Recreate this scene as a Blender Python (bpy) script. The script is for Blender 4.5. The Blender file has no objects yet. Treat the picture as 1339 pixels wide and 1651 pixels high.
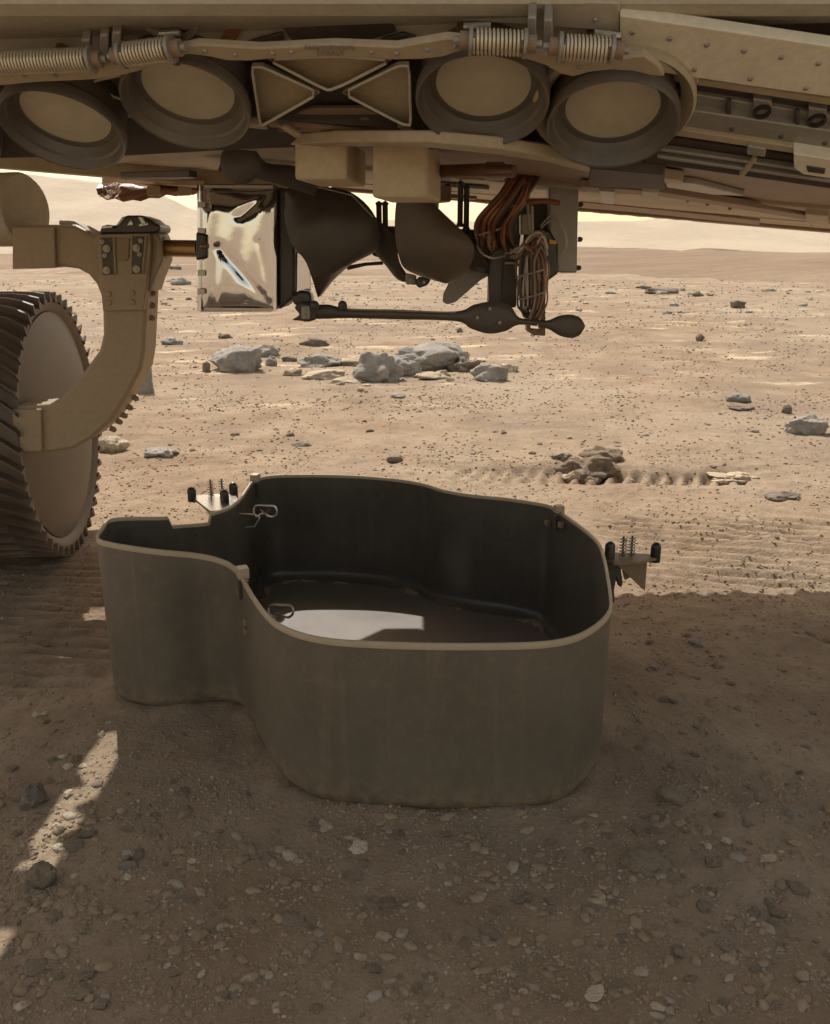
import bpy, bmesh, math, random
import numpy as np
from mathutils import Vector, Matrix

R = math.radians
# ------------------------------------------------------------------ camera, world, sun, exposure
CAM_H, PITCH, F, CX, CY = 0.6, R(16.5), 1400.0, 669.5, 825.5
SUN_EL, SUN_AZ = R(51.3), R(-20)            # azimuth measured from +Y towards +X
sc = bpy.context.scene
cam_data = bpy.data.cameras.new('camera')
cam_data.sensor_fit = 'VERTICAL'
cam_data.sensor_height = 24
cam_data.lens = 24 * F / 1651
cam_data.clip_start = 0.02
cam_data.clip_end = 5000
cam = bpy.data.objects.new('camera', cam_data)
sc.collection.objects.link(cam)
cam.location = (0, 0, CAM_H)
cam.rotation_euler = (math.pi / 2 - PITCH, 0, 0)
sc.camera = cam

world = bpy.data.worlds.new('World')
sc.world = world
world.use_nodes = True
wn = world.node_tree
for n in list(wn.nodes):
    wn.nodes.remove(n)
w_out = wn.nodes.new('ShaderNodeOutputWorld')
w_bg = wn.nodes.new('ShaderNodeBackground')
w_bg.inputs['Strength'].default_value = 0.15
w_sky = wn.nodes.new('ShaderNodeTexSky')
w_sky.sky_type = 'NISHITA'
w_sky.sun_disc = False
w_sky.sun_elevation = SUN_EL
w_sky.sun_rotation = SUN_AZ
w_sky.air_density = 1.0
w_sky.dust_density = 1.6
w_sky.ozone_density = 0.0
w_tint = wn.nodes.new('ShaderNodeMix')
w_tint.data_type = 'RGBA'
w_tint.blend_type = 'MULTIPLY'
w_tint.inputs[0].default_value = 1.0
w_tint.inputs[7].default_value = (1.0, 0.745, 0.50, 1)      # dusty butterscotch air
wn.links.new(w_sky.outputs[0], w_tint.inputs[6])
wn.links.new(w_tint.outputs[2], w_bg.inputs['Color'])
wn.links.new(w_bg.outputs[0], w_out.inputs['Surface'])

sun_data = bpy.data.lights.new('sun', 'SUN')
sun_data.energy = 2.8
sun_data.angle = R(0.5)
sun_data.color = (1.0, 0.955, 0.89)
sun = bpy.data.objects.new('sun', sun_data)
sc.collection.objects.link(sun)
SUN_DIR = Vector((math.sin(SUN_AZ) * math.cos(SUN_EL), math.cos(SUN_AZ) * math.cos(SUN_EL), math.sin(SUN_EL)))
sun.rotation_euler = SUN_DIR.to_track_quat('Z', 'Y').to_euler()
sun.location = (0, 0, 20)

sc.view_settings.view_transform = 'Standard'
sc.view_settings.look = 'None'
sc.view_settings.exposure = 0.84
sc.view_settings.gamma = 1
sc.view_settings.use_curve_mapping = False
sc.render.engine = 'CYCLES'
sc.cycles.use_denoising = True
sc.cycles.max_bounces = 8
sc.cycles.volume_bounces = 0

C = sc.collection
rng = random.Random(7)
nrng = np.random.default_rng(11)

# ------------------------------------------------------------------ small maths: where a sight line meets a surface
CT, ST = math.cos(PITCH), math.sin(PITCH)
def ray(px, py):
    xc, yc = (px - CX) / F, -(py - CY) / F
    return Vector((xc, CT + yc * ST, -ST + yc * CT))
def onY(px, py, Y):
    r = ray(px, py)
    return Vector((0, 0, CAM_H)) + r * (Y / r.y)
def onZ(px, py, Z):
    r = ray(px, py)
    return Vector((0, 0, CAM_H)) + r * ((Z - CAM_H) / r.z)
def onP(px, py, pl):                       # plane z = a + b x + c y
    a, b, c = pl
    r = ray(px, py)
    t = (a - CAM_H) / (r.z - b * r.x - c * r.y)
    return Vector((0, 0, CAM_H)) + r * t
BELLY = (0.722, -0.08, 0.0)
FRONT = (0.722 + 0.577, -0.08, -0.577)
def off(pl, d):
    return (pl[0] + d, pl[1], pl[2])
FN = Vector((-0.08, -0.577, -1)).normalized()      # outward (down and forward) normal of the sloping front
BN = Vector((-0.08, 0, -1)).normalized()

# ------------------------------------------------------------------ numpy noise
_perm = np.random.default_rng(3).permutation(512)
_perm = np.concatenate([_perm, _perm, _perm])
def perlin(x, y, z=None):
    if z is None:
        z = np.zeros_like(x)
    xi, yi, zi = np.floor(x).astype(int), np.floor(y).astype(int), np.floor(z).astype(int)
    xf, yf, zf = x - xi, y - yi, z - zi
    u, v, w = [t * t * t * (t * (t * 6 - 15) + 10) for t in (xf, yf, zf)]
    def g(ix, iy, iz, fx, fy, fz):
        h = _perm[(_perm[(_perm[ix & 511] + iy) & 511] + iz) & 511] % 12
        gu = np.where(h < 8, fx, fy)
        gv = np.where(h < 4, fy, np.where((h == 8) | (h == 10), fx, fz))
        return np.where(h & 1, -gu, gu) + np.where(h & 2, -gv, gv)
    def L(a, b, t):
        return a + t * (b - a)
    x00 = L(g(xi, yi, zi, xf, yf, zf), g(xi + 1, yi, zi, xf - 1, yf, zf), u)
    x10 = L(g(xi, yi + 1, zi, xf, yf - 1, zf), g(xi + 1, yi + 1, zi, xf - 1, yf - 1, zf), u)
    x01 = L(g(xi, yi, zi + 1, xf, yf, zf - 1), g(xi + 1, yi, zi + 1, xf - 1, yf, zf - 1), u)
    x11 = L(g(xi, yi + 1, zi + 1, xf, yf - 1, zf - 1), g(xi + 1, yi + 1, zi + 1, xf - 1, yf - 1, zf - 1), u)
    return L(L(x00, x10, v), L(x01, x11, v), w)
def fbm(x, y, z=None, oct=4, gain=0.5):
    s, a = 0, 1
    for k in range(oct):
        s = s + a * perlin(x * 2 ** k + 17.3 * k, y * 2 ** k + 5.1 * k, None if z is None else z * 2 ** k)
        a *= gain
    return s
def smooth(a, b, t):
    t = np.clip((t - a) / (b - a), 0, 1)
    return t * t * (3 - 2 * t)

# ------------------------------------------------------------------ materials
def newmat(name):
    m = bpy.data.materials.new(name)
    m.use_nodes = True
    nt = m.node_tree
    bs = nt.nodes['Principled BSDF']
    return m, nt, bs
def mixrgb(nt, fac, a, b, mode='MIX'):
    n = nt.nodes.new('ShaderNodeMix')
    n.data_type = 'RGBA'
    n.blend_type = mode
    for i, v in ((0, fac), (6, a), (7, b)):
        if isinstance(v, bpy.types.NodeSocket):
            nt.links.new(v, n.inputs[i])
        else:
            n.inputs[i].default_value = v if i == 0 else (*v, 1) if len(v) == 3 else v
    return n.outputs[2]
def noise(nt, scale, detail=4, rough=0.55, coord=None):
    n = nt.nodes.new('ShaderNodeTexNoise')
    n.inputs['Scale'].default_value = scale
    n.inputs['Detail'].default_value = detail
    n.inputs['Roughness'].default_value = rough
    if coord is not None:
        nt.links.new(coord, n.inputs['Vector'])
    return n.outputs['Fac']
def ramp(nt, fac, lo, hi):
    n = nt.nodes.new('ShaderNodeMapRange')
    n.interpolation_type = 'SMOOTHSTEP'
    n.inputs['From Min'].default_value = lo
    n.inputs['From Max'].default_value = hi
    nt.links.new(fac, n.inputs['Value'])
    return n.outputs[0]
def bump(nt, bs, h, strength, dist, prev=None):
    n = nt.nodes.new('ShaderNodeBump')
    n.inputs['Strength'].default_value = strength
    n.inputs['Distance'].default_value = dist
    nt.links.new(h, n.inputs['Height'])
    if prev is not None:
        nt.links.new(prev, n.inputs['Normal'])
    nt.links.new(n.outputs[0], bs.inputs['Normal'])
    return n.outputs[0]
def worldpos(nt):
    return nt.nodes.new('ShaderNodeNewGeometry').outputs['Position']
DUST = (0.30, 0.215, 0.135)
def painted(name, col, rough=0.55, metal=0.0, dust=0.35, scale=18, bumpd=0.0004, bumps=160):
    """painted or metal skin with drifts of tan dust and faint scuffs"""
    m, nt, bs = newmat(name)
    pos = worldpos(nt)
    f = ramp(nt, noise(nt, scale * 0.55, 7, 0.62, pos), 0.36, 0.80)
    k = nt.nodes.new('ShaderNodeMath'); k.operation = 'MULTIPLY'; k.inputs[1].default_value = dust
    nt.links.new(f, k.inputs[0])
    g = noise(nt, scale * 7, 3, 0.6, pos)
    dark = mixrgb(nt, ramp(nt, g, 0.35, 0.7), tuple(c * 0.93 for c in col), tuple(min(1, c * 1.04) for c in col))
    nt.links.new(mixrgb(nt, k.outputs[0], dark, DUST), bs.inputs['Base Color'])
    rr = nt.nodes.new('ShaderNodeMapRange')
    rr.inputs['To Min'].default_value = rough
    rr.inputs['To Max'].default_value = min(1, rough + 0.3)
    nt.links.new(k.outputs[0], rr.inputs['Value'])
    nt.links.new(rr.outputs[0], bs.inputs['Roughness'])
    bs.inputs['Metallic'].default_value = metal
    if bumpd:
        bump(nt, bs, noise(nt, bumps, 3, 0.6, pos), 0.5, bumpd)
    return m
MT = {}
MT['paint'] = painted('warm_white_paint', (0.46, 0.42, 0.33), 0.5, dust=0.5)
MT['cream'] = painted('cream_paint_and_light', (0.72, 0.66, 0.52), 0.45, dust=0.25)  # cream paint; its brightness also carries the light on the side skin
MT['tan'] = painted('tan_bracket_paint', (0.40, 0.325, 0.215), 0.5, dust=0.5)
MT['block'] = painted('yellow_tan_block', (0.50, 0.40, 0.25), 0.55, dust=0.15)
MT['olive'] = painted('arm_paint', (0.32, 0.24, 0.15), 0.5, dust=0.3)
MT['brown'] = painted('brown_skin', (0.24, 0.16, 0.10), 0.55, dust=0.4)
MT['grey'] = painted('grey_metal', (0.30, 0.28, 0.25), 0.4, metal=0.3, dust=0.3)
MT['dark'] = painted('dark_composite', (0.055, 0.047, 0.04), 0.5, dust=0.18)
MT['dark2'] = painted('dark_parts_and_shade', (0.05, 0.04, 0.033), 0.7, dust=0.25)  # near-black: dark parts, and shade painted into gaps, recesses and slits
MT['cup'] = painted('dark_cup_metal', (0.115, 0.098, 0.08), 0.38, metal=0.2, dust=0.3)
MT['disc'] = painted('tan_cover_disc', (0.50, 0.44, 0.32), 0.55, dust=0.25, scale=9)
MT['blade'] = painted('rotor_blade_carbon', (0.05, 0.043, 0.036), 0.42, dust=0.3, scale=6)
MT['greyblade'] = painted('grey_leg_paint', (0.30, 0.27, 0.24), 0.5, dust=0.3)
MT['steel'] = painted('bare_steel', (0.55, 0.55, 0.52), 0.25, metal=0.9, dust=0.2)
MT['black'] = painted('black_anodised', (0.03, 0.032, 0.033), 0.3, metal=0.3, dust=0.25)
MT['bronze'] = painted('bronze_tube', (0.30, 0.19, 0.08), 0.32, metal=0.8, dust=0.3)
MT['spring'] = painted('spring_wire', (0.62, 0.54, 0.40), 0.35, metal=0.5, dust=0.2)
MT['kapton'] = painted('kapton_tape', (0.27, 0.10, 0.035), 0.28, metal=0.2, dust=0.2, scale=40)
MT['kapton2'] = painted('kapton_tape_dark', (0.12, 0.05, 0.024), 0.35, metal=0.1, dust=0.25, scale=40)
MT['wire'] = painted('silver_wire', (0.48, 0.42, 0.36), 0.35, metal=0.5, dust=0.2)
MT['yellow'] = painted('yellow_tab', (0.75, 0.42, 0.04), 0.5, dust=0.15)
MT['blanket'] = painted('brown_blanket', (0.22, 0.085, 0.04), 0.45, dust=0.2, scale=60, bumpd=0.003, bumps=70)
MT['white'] = painted('torn_white_lining', (0.85, 0.82, 0.76), 0.6, dust=0.05)
MT['wheel'] = painted('wheel_aluminium', (0.11, 0.08, 0.056), 0.5, metal=0.15, dust=0.22, scale=7)
MT['rim_edge'] = painted('bare_rim_edge', (0.42, 0.33, 0.22), 0.45, dust=0.3, scale=80)

def shell_mat(name, col, rough, weave, dust):
    m, nt, bs = newmat(name)
    pos = worldpos(nt)
    n1 = noise(nt, 7, 5, 0.6, pos)
    n2 = noise(nt, 60, 4, 0.65, pos)
    c1 = mixrgb(nt, ramp(nt, n1, 0.3, 0.7), tuple(c * 0.86 for c in col), tuple(c * 1.1 for c in col))
    k = nt.nodes.new('ShaderNodeMath'); k.operation = 'MULTIPLY'; k.inputs[1].default_value = dust
    nt.links.new(ramp(nt, n2, 0.45, 0.75), k.inputs[0])
    ms = nt.nodes.new('ShaderNodeMapping')
    ms.inputs['Scale'].default_value = (55, 55, 2.2)
    nt.links.new(pos, ms.inputs['Vector'])
    st = ramp(nt, noise(nt, 1.0, 4, 0.7, ms.outputs[0]), 0.52, 0.78)
    k2 = nt.nodes.new('ShaderNodeMath'); k2.operation = 'MULTIPLY'; k2.inputs[1].default_value = dust * 1.3
    nt.links.new(st, k2.inputs[0])
    c1 = mixrgb(nt, k2.outputs[0], c1, DUST)
    sx = nt.nodes.new('ShaderNodeSeparateXYZ')
    nt.links.new(pos, sx.inputs[0])
    lo = nt.nodes.new('ShaderNodeMapRange')
    lo.interpolation_type = 'SMOOTHSTEP'
    lo.inputs['From Min'].default_value = 0.055
    lo.inputs['From Max'].default_value = 0.0
    nt.links.new(sx.outputs['Z'], lo.inputs['Value'])
    k3 = nt.nodes.new('ShaderNodeMath'); k3.operation = 'MULTIPLY'
    nt.links.new(lo.outputs[0], k3.inputs[0]); nt.links.new(ramp(nt, n2, 0.35, 0.6), k3.inputs[1])
    k4 = nt.nodes.new('ShaderNodeMath'); k4.operation = 'MULTIPLY'; k4.inputs[1].default_value = 0.6 if weave > 0.5 else 0.0
    nt.links.new(k3.outputs[0], k4.inputs[0])
    c1 = mixrgb(nt, k4.outputs[0], c1, DUST)
    nt.links.new(mixrgb(nt, k.outputs[0], c1, DUST), bs.inputs['Base Color'])
    rr = nt.nodes.new('ShaderNodeMapRange')
    rr.inputs['To Min'].default_value = rough
    rr.inputs['To Max'].default_value = rough + 0.2
    nt.links.new(n1, rr.inputs['Value'])
    nt.links.new(rr.outputs[0], bs.inputs['Roughness'])
    # stretched fibre grain + pimpled paint
    mp = nt.nodes.new('ShaderNodeMapping')
    mp.inputs['Scale'].default_value = (30, 30, 520)
    nt.links.new(pos, mp.inputs['Vector'])
    g1 = noise(nt, 1.0, 3, 0.6, mp.outputs[0])
    g2 = noise(nt, 230, 2, 0.5, pos)
    p = bump(nt, bs, g2, 0.45 * weave, 0.0009)
    bump(nt, bs, g1, 0.22 * weave, 0.0007, p)
    return m
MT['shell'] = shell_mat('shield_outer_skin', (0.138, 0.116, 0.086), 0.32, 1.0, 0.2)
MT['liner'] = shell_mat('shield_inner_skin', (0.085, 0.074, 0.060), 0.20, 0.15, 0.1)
MT['floor'] = shell_mat('shield_floor_skin', (0.18, 0.158, 0.132), 0.34, 0.25, 0.15)

def foil_mat():
    m, nt, bs = newmat('silver_foil')
    bs.inputs['Metallic'].default_value = 1
    bs.inputs['Base Color'].default_value = (0.72, 0.73, 0.75, 1)
    bs.inputs['Roughness'].default_value = 0.07
    bump(nt, bs, noise(nt, 20, 4, 0.5, worldpos(nt)), 0.14, 0.0025)
    return m
MT['foil'] = foil_mat()

def ground_mat():
    m, nt, bs = newmat('martian_regolith')
    pos = worldpos(nt)
    big = noise(nt, 0.35, 5, 0.6, pos)
    mid = noise(nt, 3.2, 6, 0.62, pos)
    fine = noise(nt, 38, 6, 0.7, pos)
    grain = noise(nt, 210, 3, 0.7, pos)
    c = mixrgb(nt, ramp(nt, mid, 0.32, 0.7), (0.235, 0.163, 0.104), (0.35, 0.27, 0.185))
    c = mixrgb(nt, ramp(nt, big, 0.42, 0.66), c, (0.34, 0.275, 0.20))
    d = nt.nodes.new('ShaderNodeMath'); d.operation = 'MULTIPLY'; d.inputs[1].default_value = 0.55
    nt.links.new(ramp(nt, fine, 0.5, 0.72), d.inputs[0])
    c = mixrgb(nt, d.outputs[0], c, (0.17, 0.122, 0.085))
    d2 = nt.nodes.new('ShaderNodeMath'); d2.operation = 'MULTIPLY'; d2.inputs[1].default_value = 0.5
    nt.links.new(ramp(nt, grain, 0.52, 0.75), d2.inputs[0])
    c = mixrgb(nt, d2.outputs[0], c, (0.40, 0.325, 0.235))
    rub = noise(nt, 0.9, 6, 0.7, pos)
    k5 = nt.nodes.new('ShaderNodeMath'); k5.operation = 'MULTIPLY'; k5.inputs[1].default_value = 0.6
    nt.links.new(ramp(nt, rub, 0.48, 0.62), k5.inputs[0])
    c = mixrgb(nt, k5.outputs[0], c, (0.215, 0.165, 0.122))
    # pale bedrock flags showing through, stretched across the plain
    mp = nt.nodes.new('ShaderNodeMapping')
    mp.inputs['Scale'].default_value = (0.9, 2.0, 1)
    nt.links.new(pos, mp.inputs['Vector'])
    bed = noise(nt, 1.3, 7, 0.68, mp.outputs[0])
    at = nt.nodes.new('ShaderNodeAttribute'); at.attribute_name = 'bedrock'
    ad = nt.nodes.new('ShaderNodeMath'); ad.operation = 'MULTIPLY'
    nt.links.new(ramp(nt, bed, 0.56, 0.66), ad.inputs[0]); nt.links.new(at.outputs['Fac'], ad.inputs[1])
    c = mixrgb(nt, ad.outputs[0], c, (0.55, 0.45, 0.31))
    nt.links.new(c, bs.inputs['Base Color'])
    bs.inputs['Roughness'].default_value = 0.95
    bs.inputs['Specular IOR Level'].default_value = 0.15
    p = bump(nt, bs, fine, 0.6, 0.012)
    bump(nt, bs, grain, 0.6, 0.003, p)
    return m
MT['ground'] = ground_mat()

def rock_mat(name, lo, hi, dust, sc_=9):
    m, nt, bs = newmat(name)
    tc = nt.nodes.new('ShaderNodeTexCoord').outputs['Object']
    pos = worldpos(nt)
    n1 = noise(nt, sc_, 6, 0.7, pos)
    c = mixrgb(nt, ramp(nt, n1, 0.3, 0.7), lo, hi)
    n2 = noise(nt, sc_ * 3.7, 5, 0.7, pos)
    k = nt.nodes.new('ShaderNodeMath'); k.operation = 'MULTIPLY'; k.inputs[1].default_value = dust
    nt.links.new(ramp(nt, n2, 0.42, 0.66), k.inputs[0])
    nt.links.new(mixrgb(nt, k.outputs[0], c, (0.36, 0.28, 0.195)), bs.inputs['Base Color'])
    bs.inputs['Roughness'].default_value = 0.9
    bs.inputs['Specular IOR Level'].default_value = 0.2
    p = bump(nt, bs, n2, 0.8, 0.02)
    bump(nt, bs, noise(nt, sc_ * 16, 4, 0.7, pos), 0.6, 0.005, p)
    return m
MT['rock_grey'] = rock_mat('grey_basalt', (0.255, 0.245, 0.225), (0.44, 0.42, 0.38), 0.5)
MT['rock_dark'] = rock_mat('dark_basalt', (0.14, 0.12, 0.10), (0.25, 0.215, 0.18), 0.5)
MT['rock_pale'] = rock_mat('pale_bedrock', (0.42, 0.34, 0.24), (0.62, 0.53, 0.39), 0.3)
MT['rock_tan'] = rock_mat('tan_stone', (0.24, 0.18, 0.125), (0.36, 0.285, 0.205), 0.5, 25)

def gravel_mat():
    m, nt, bs = newmat('mixed_gravel')
    g = nt.nodes.new('ShaderNodeNewGeometry')
    cr = nt.nodes.new('ShaderNodeValToRGB')
    e = cr.color_ramp.elements
    e[0].position = 0; e[0].color = (0.21, 0.16, 0.115, 1)
    e[1].position = 1; e[1].color = (0.50, 0.41, 0.30, 1)
    for p_, c_ in ((0.25, (0.26, 0.195, 0.135)), (0.6, (0.37, 0.29, 0.20)), (0.8, (0.30, 0.265, 0.22))):
        x = e.new(p_); x.color = (*c_, 1)
    nt.links.new(g.outputs['Random Per Island'], cr.inputs['Fac'])
    n = noise(nt, 90, 4, 0.7, g.outputs['Position'])
    nt.links.new(mixrgb(nt, ramp(nt, n, 0.38, 0.62), cr.outputs[0], DUST), bs.inputs['Base Color'])
    bs.inputs['Roughness'].default_value = 0.95
    bs.inputs['Specular IOR Level'].default_value = 0.15
    bump(nt, bs, n, 0.5, 0.003)
    return m
MT['gravel'] = gravel_mat()
def hill_mat(name, a, b, s):
    m, nt, bs = newmat(name)
    pos = worldpos(nt)
    n1 = noise(nt, s, 7, 0.65, pos)
    n2 = noise(nt, s * 9, 5, 0.7, pos)
    c = mixrgb(nt, ramp(nt, n1, 0.35, 0.68), a, b)
    k = nt.nodes.new('ShaderNodeMath'); k.operation = 'MULTIPLY'; k.inputs[1].default_value = 0.5
    nt.links.new(ramp(nt, n2, 0.55, 0.75), k.inputs[0])
    nt.links.new(mixrgb(nt, k.outputs[0], c, tuple(x * 0.6 for x in a)), bs.inputs['Base Color'])
    bs.inputs['Roughness'].default_value = 1
    bs.inputs['Specular IOR Level'].default_value = 0.1
    bump(nt, bs, n2, 0.6, 0.5 / s * 0.05)
    return m
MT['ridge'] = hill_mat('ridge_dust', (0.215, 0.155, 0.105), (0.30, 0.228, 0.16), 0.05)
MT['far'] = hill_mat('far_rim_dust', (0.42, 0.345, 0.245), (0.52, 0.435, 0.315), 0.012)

# ------------------------------------------------------------------ object helpers
def tag(o, label=None, cat=None, group=None, kind=None):
    for k, v in (('label', label), ('category', cat), ('group', group), ('kind', kind)):
        if v:
            o[k] = v
    return o
def link(o, parent=None):
    C.objects.link(o)
    if parent is not None:
        o.parent = parent
        o.matrix_parent_inverse = Matrix.Translation(-world_loc(parent))
    return o
def world_loc(o):
    v = o.location.copy()
    return v            # parents never rotate or scale here; parts hold world coordinates
def empty(name, loc):
    e = bpy.data.objects.new(name, None)
    e.empty_display_size = 0.05
    C.objects.link(e)
    e.location = loc
    return e
def attach(o, parent):
    """parts are modelled in world coordinates; keep them there under their thing"""
    o.parent = parent
    base = Vector((0, 0, 0))
    p = parent
    while p is not None:
        base += p.location
        p = p.parent
    o.matrix_parent_inverse = Matrix.Translation(-base) if parent.type == 'EMPTY' else Matrix.Identity(4)
class MB:
    def __init__(s):
        s.v, s.f = [], []
    def add(s, vs, fs):
        b = len(s.v)
        s.v += [Vector(v) for v in vs]
        s.f += [tuple(b + i for i in f) for f in fs]
        return s
    def box(s, c, d, rot=None):
        hx, hy, hz = d[0] / 2, d[1] / 2, d[2] / 2
        vs = [Vector((x, y, z)) for x in (-hx, hx) for y in (-hy, hy) for z in (-hz, hz)]
        if rot is not None:
            vs = [rot @ v for v in vs]
        c = Vector(c)
        return s.add([v + c for v in vs], [(0, 1, 3, 2), (4, 6, 7, 5), (0, 4, 5, 1), (2, 3, 7, 6), (0, 2, 6, 4), (1, 5, 7, 3)])
    def prism(s, pts, ext):
        """closed outline pushed along ext; works either winding"""
        n = len(pts)
        pts = [Vector(p) for p in pts]
        ext = Vector(ext)
        nrm = Vector((0, 0, 0))
        for i in range(n):
            a, b = pts[i], pts[(i + 1) % n]
            nrm += a.cross(b)
        if nrm.dot(ext) > 0:
            pts = pts[::-1]
        vs = pts + [p + ext for p in pts]
        fs = [tuple(range(n)), tuple(range(2 * n - 1, n - 1, -1))]
        for i in range(n):
            j = (i + 1) % n
            fs.append((j, i, n + i, n + j))
        return s.add(vs, fs)
    def tube(s, path, r, n=8, closed=False, caps=True):
        path = [Vector(p) for p in path]
        m = len(path)
        rs = r if isinstance(r, (list, tuple)) else [r] * m
        prevn = None
        rings = []
        for i, p in enumerate(path):
            a = path[i - 1] if (i > 0 or closed) else p
            b = path[(i + 1) % m] if (i < m - 1 or closed) else p
            t = (b - a).normalized()
            if prevn is None:
                q = Vector((0, 0, 1)) if abs(t.z) < 0.9 else Vector((1, 0, 0))
                nn = t.cross(q).normalized()
            else:
                nn = (prevn - t * prevn.dot(t)).normalized()
            prevn = nn
            bb = t.cross(nn)
            rings.append([p + (nn * math.cos(2 * math.pi * k / n) + bb * math.sin(2 * math.pi * k / n)) * rs[i] for k in range(n)])
        vs = [v for r_ in rings for v in r_]
        fs = []
        for i in range(m if closed else m - 1):
            i2 = (i + 1) % m
            for k in range(n):
                k2 = (k + 1) % n
                fs.append((i * n + k, i * n + k2, i2 * n + k2, i2 * n + k))
        if caps and not closed:
            fs.append(tuple(range(n))[::-1])
            fs.append(tuple((m - 1) * n + k for k in range(n)))
        return s.add(vs, fs)
    def lathe(s, origin, axis, prof, n=32):
        """prof: list of (radius, height along axis)"""
        axis = Vector(axis).normalized()
        q = Vector((0, 0, 1)) if abs(axis.z) < 0.9 else Vector((1, 0, 0))
        u = axis.cross(q).normalized(); w = axis.cross(u)
        o = Vector(origin)
        vs, fs = [], []
        for (r, h) in prof:
            for k in range(n):
                a = 2 * math.pi * k / n
                vs.append(o + axis * h + (u * math.cos(a) + w * math.sin(a)) * max(r, 1e-5))
        for i in range(len(prof) - 1):
            for k in range(n):
                k2 = (k + 1) % n
                fs.append((i * n + k, i * n + k2, (i + 1) * n + k2, (i + 1) * n + k))
        return s.add(vs, fs)
    def dome(s, c, r, h, axis=(0, 0, 1), n=16):
        prof = [(0, 0), (r, 0), (r, h - r)] + [(r * math.cos(a), h - r + r * math.sin(a)) for a in (0.4, 0.8, 1.2, 1.57)]
        return s.lathe(c, axis, prof, n)
    def build(s, name, mat, parent=None, sm=False, bevel=0, angle=35):
        me = bpy.data.meshes.new(name)
        me.from_pydata([tuple(v) for v in s.v], [], s.f)
        bm = bmesh.new(); bm.from_mesh(me)
        bmesh.ops.recalc_face_normals(bm, faces=bm.faces)
        bm.to_mesh(me); bm.free()
        me.update()
        o = bpy.data.objects.new(name, me)
        me.materials.append(mat)
        C.objects.link(o)
        if parent is not None:
            attach(o, parent)
        if sm:
            me.shade_smooth()
            me.set_sharp_from_angle(angle=R(angle))
        if bevel:
            b = o.modifiers.new('bevel', 'BEVEL')
            b.width = bevel; b.segments = 2; b.limit_method = 'ANGLE'; b.angle_limit = R(40)
        return o
def slabY(name, pix, Y, th, mat, parent, bevel=0.002, sm=True):
    return MB().prism([onY(x, y, Y) for x, y in pix], (0, th, 0)).build(name, mat, parent, sm, bevel)
def slabP(name, pix, pl, n, th, mat, parent, bevel=0.0015):
    """outline on a plane, thickened away from the viewer (into the rover)"""
    return MB().prism([onP(x, y, pl) for x, y in pix], -Vector(n) * th).build(name, mat, parent, True, bevel)
def np_mesh(name, verts, faces, mat, sm=True):
    me = bpy.data.meshes.new(name)
    verts = np.asarray(verts, np.float32); faces = np.asarray(faces, np.int32)
    me.vertices.add(len(verts)); me.vertices.foreach_set('co', verts.ravel())
    k = faces.shape[1]
    me.loops.add(faces.size); me.loops.foreach_set('vertex_index', faces.ravel())
    me.polygons.add(len(faces))
    me.polygons.foreach_set('loop_start', np.arange(0, faces.size, k, dtype=np.int32))
    me.polygons.foreach_set('use_smooth', np.full(len(faces), sm))
    me.update(calc_edges=True)
    me.materials.append(mat)
    return me

# ------------------------------------------------------------------ plan of the debris shield (the soil is banked against it)
RZ = 0.209
rim_px = [(155, 866), (178, 875), (250, 886), (320, 893), (360, 903), (383, 919), (398, 945), (411, 966), (426, 986), (446, 1004), (482, 1020), (530, 1030), (600, 1035), (700, 1038), (800, 1038), (880, 1035), (930, 1025), (963, 1007), (983, 987), (987, 968),
          (982, 930), (975, 895), (966, 873), (945, 853), (912, 829), (895, 818), (878, 812), (820, 803), (760, 797), (715, 789), (690, 781), (660, 775), (620, 770), (560, 766), (480, 765), (432, 767), (408, 774), (398, 786), (386, 803), (368, 817), (342, 826), (326, 829), (292, 831), (258, 833), (215, 833), (176, 836), (165, 848)]
rim3 = [onZ(x, y, RZ + 0.030 * float(smooth(0, 1, (430 - x) / 230.0))) for x, y in rim_px]
def closed_cr(P, k):
    out = []
    n = len(P)
    for i in range(n):
        p0, p1, p2, p3 = P[i - 1], P[i], P[(i + 1) % n], P[(i + 2) % n]
        for q in range(k):
            t = q / k
            out.append(0.5 * ((2 * p1) + (p2 - p0) * t + (2 * p0 - 5 * p1 + 4 * p2 - p3) * t * t + (3 * p1 - p0 - 3 * p2 + p3) * t ** 3))
    return out
dense = closed_cr(rim3, 24)
# even spacing
P = np.array([list(p) for p in dense])
seg = np.linalg.norm(np.roll(P, -1, 0) - P, axis=1)
cum = np.concatenate([[0], np.cumsum(seg)])
NP = 420
tt = np.linspace(0, cum[-1], NP, endpoint=False)
Pc = np.vstack([P, P[:1]])
O = np.stack([np.interp(tt, cum, Pc[:, k]) for k in range(3)], 1)
for _ in range(3):
    O = 0.25 * np.roll(O, 1, 0) + 0.5 * O + 0.25 * np.roll(O, -1, 0)
tang = np.roll(O, -3, 0) - np.roll(O, 3, 0)
N2 = np.stack([-tang[:, 1], tang[:, 0]], 1)
cen = O[:, :2].mean(0)
area = 0.5 * np.sum(O[:, 0] * np.roll(O[:, 1], -1) - np.roll(O[:, 0], -1) * O[:, 1])
if area < 0:
    N2 = -N2
N2 /= np.linalg.norm(N2, axis=1)[:, None]
def smoothed(N, it):
    N = N.copy()
    for _ in range(it):
        N = 0.25 * np.roll(N, 1, 0) + 0.5 * N + 0.25 * np.roll(N, -1, 0)
    return N
N_s = smoothed(N2, 4); N_m = smoothed(N2, 120)
ztop = O[:, 2].copy()
# cut-out in the far wall of the small lobe
nA, nB = onZ(258, 833, RZ + 0.020), onZ(326, 829, RZ + 0.020)
for i in range(NP):
    if nA.x < O[i, 0] < nB.x and O[i, 1] > 1.22:
        ztop[i] -= 0.014
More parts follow.
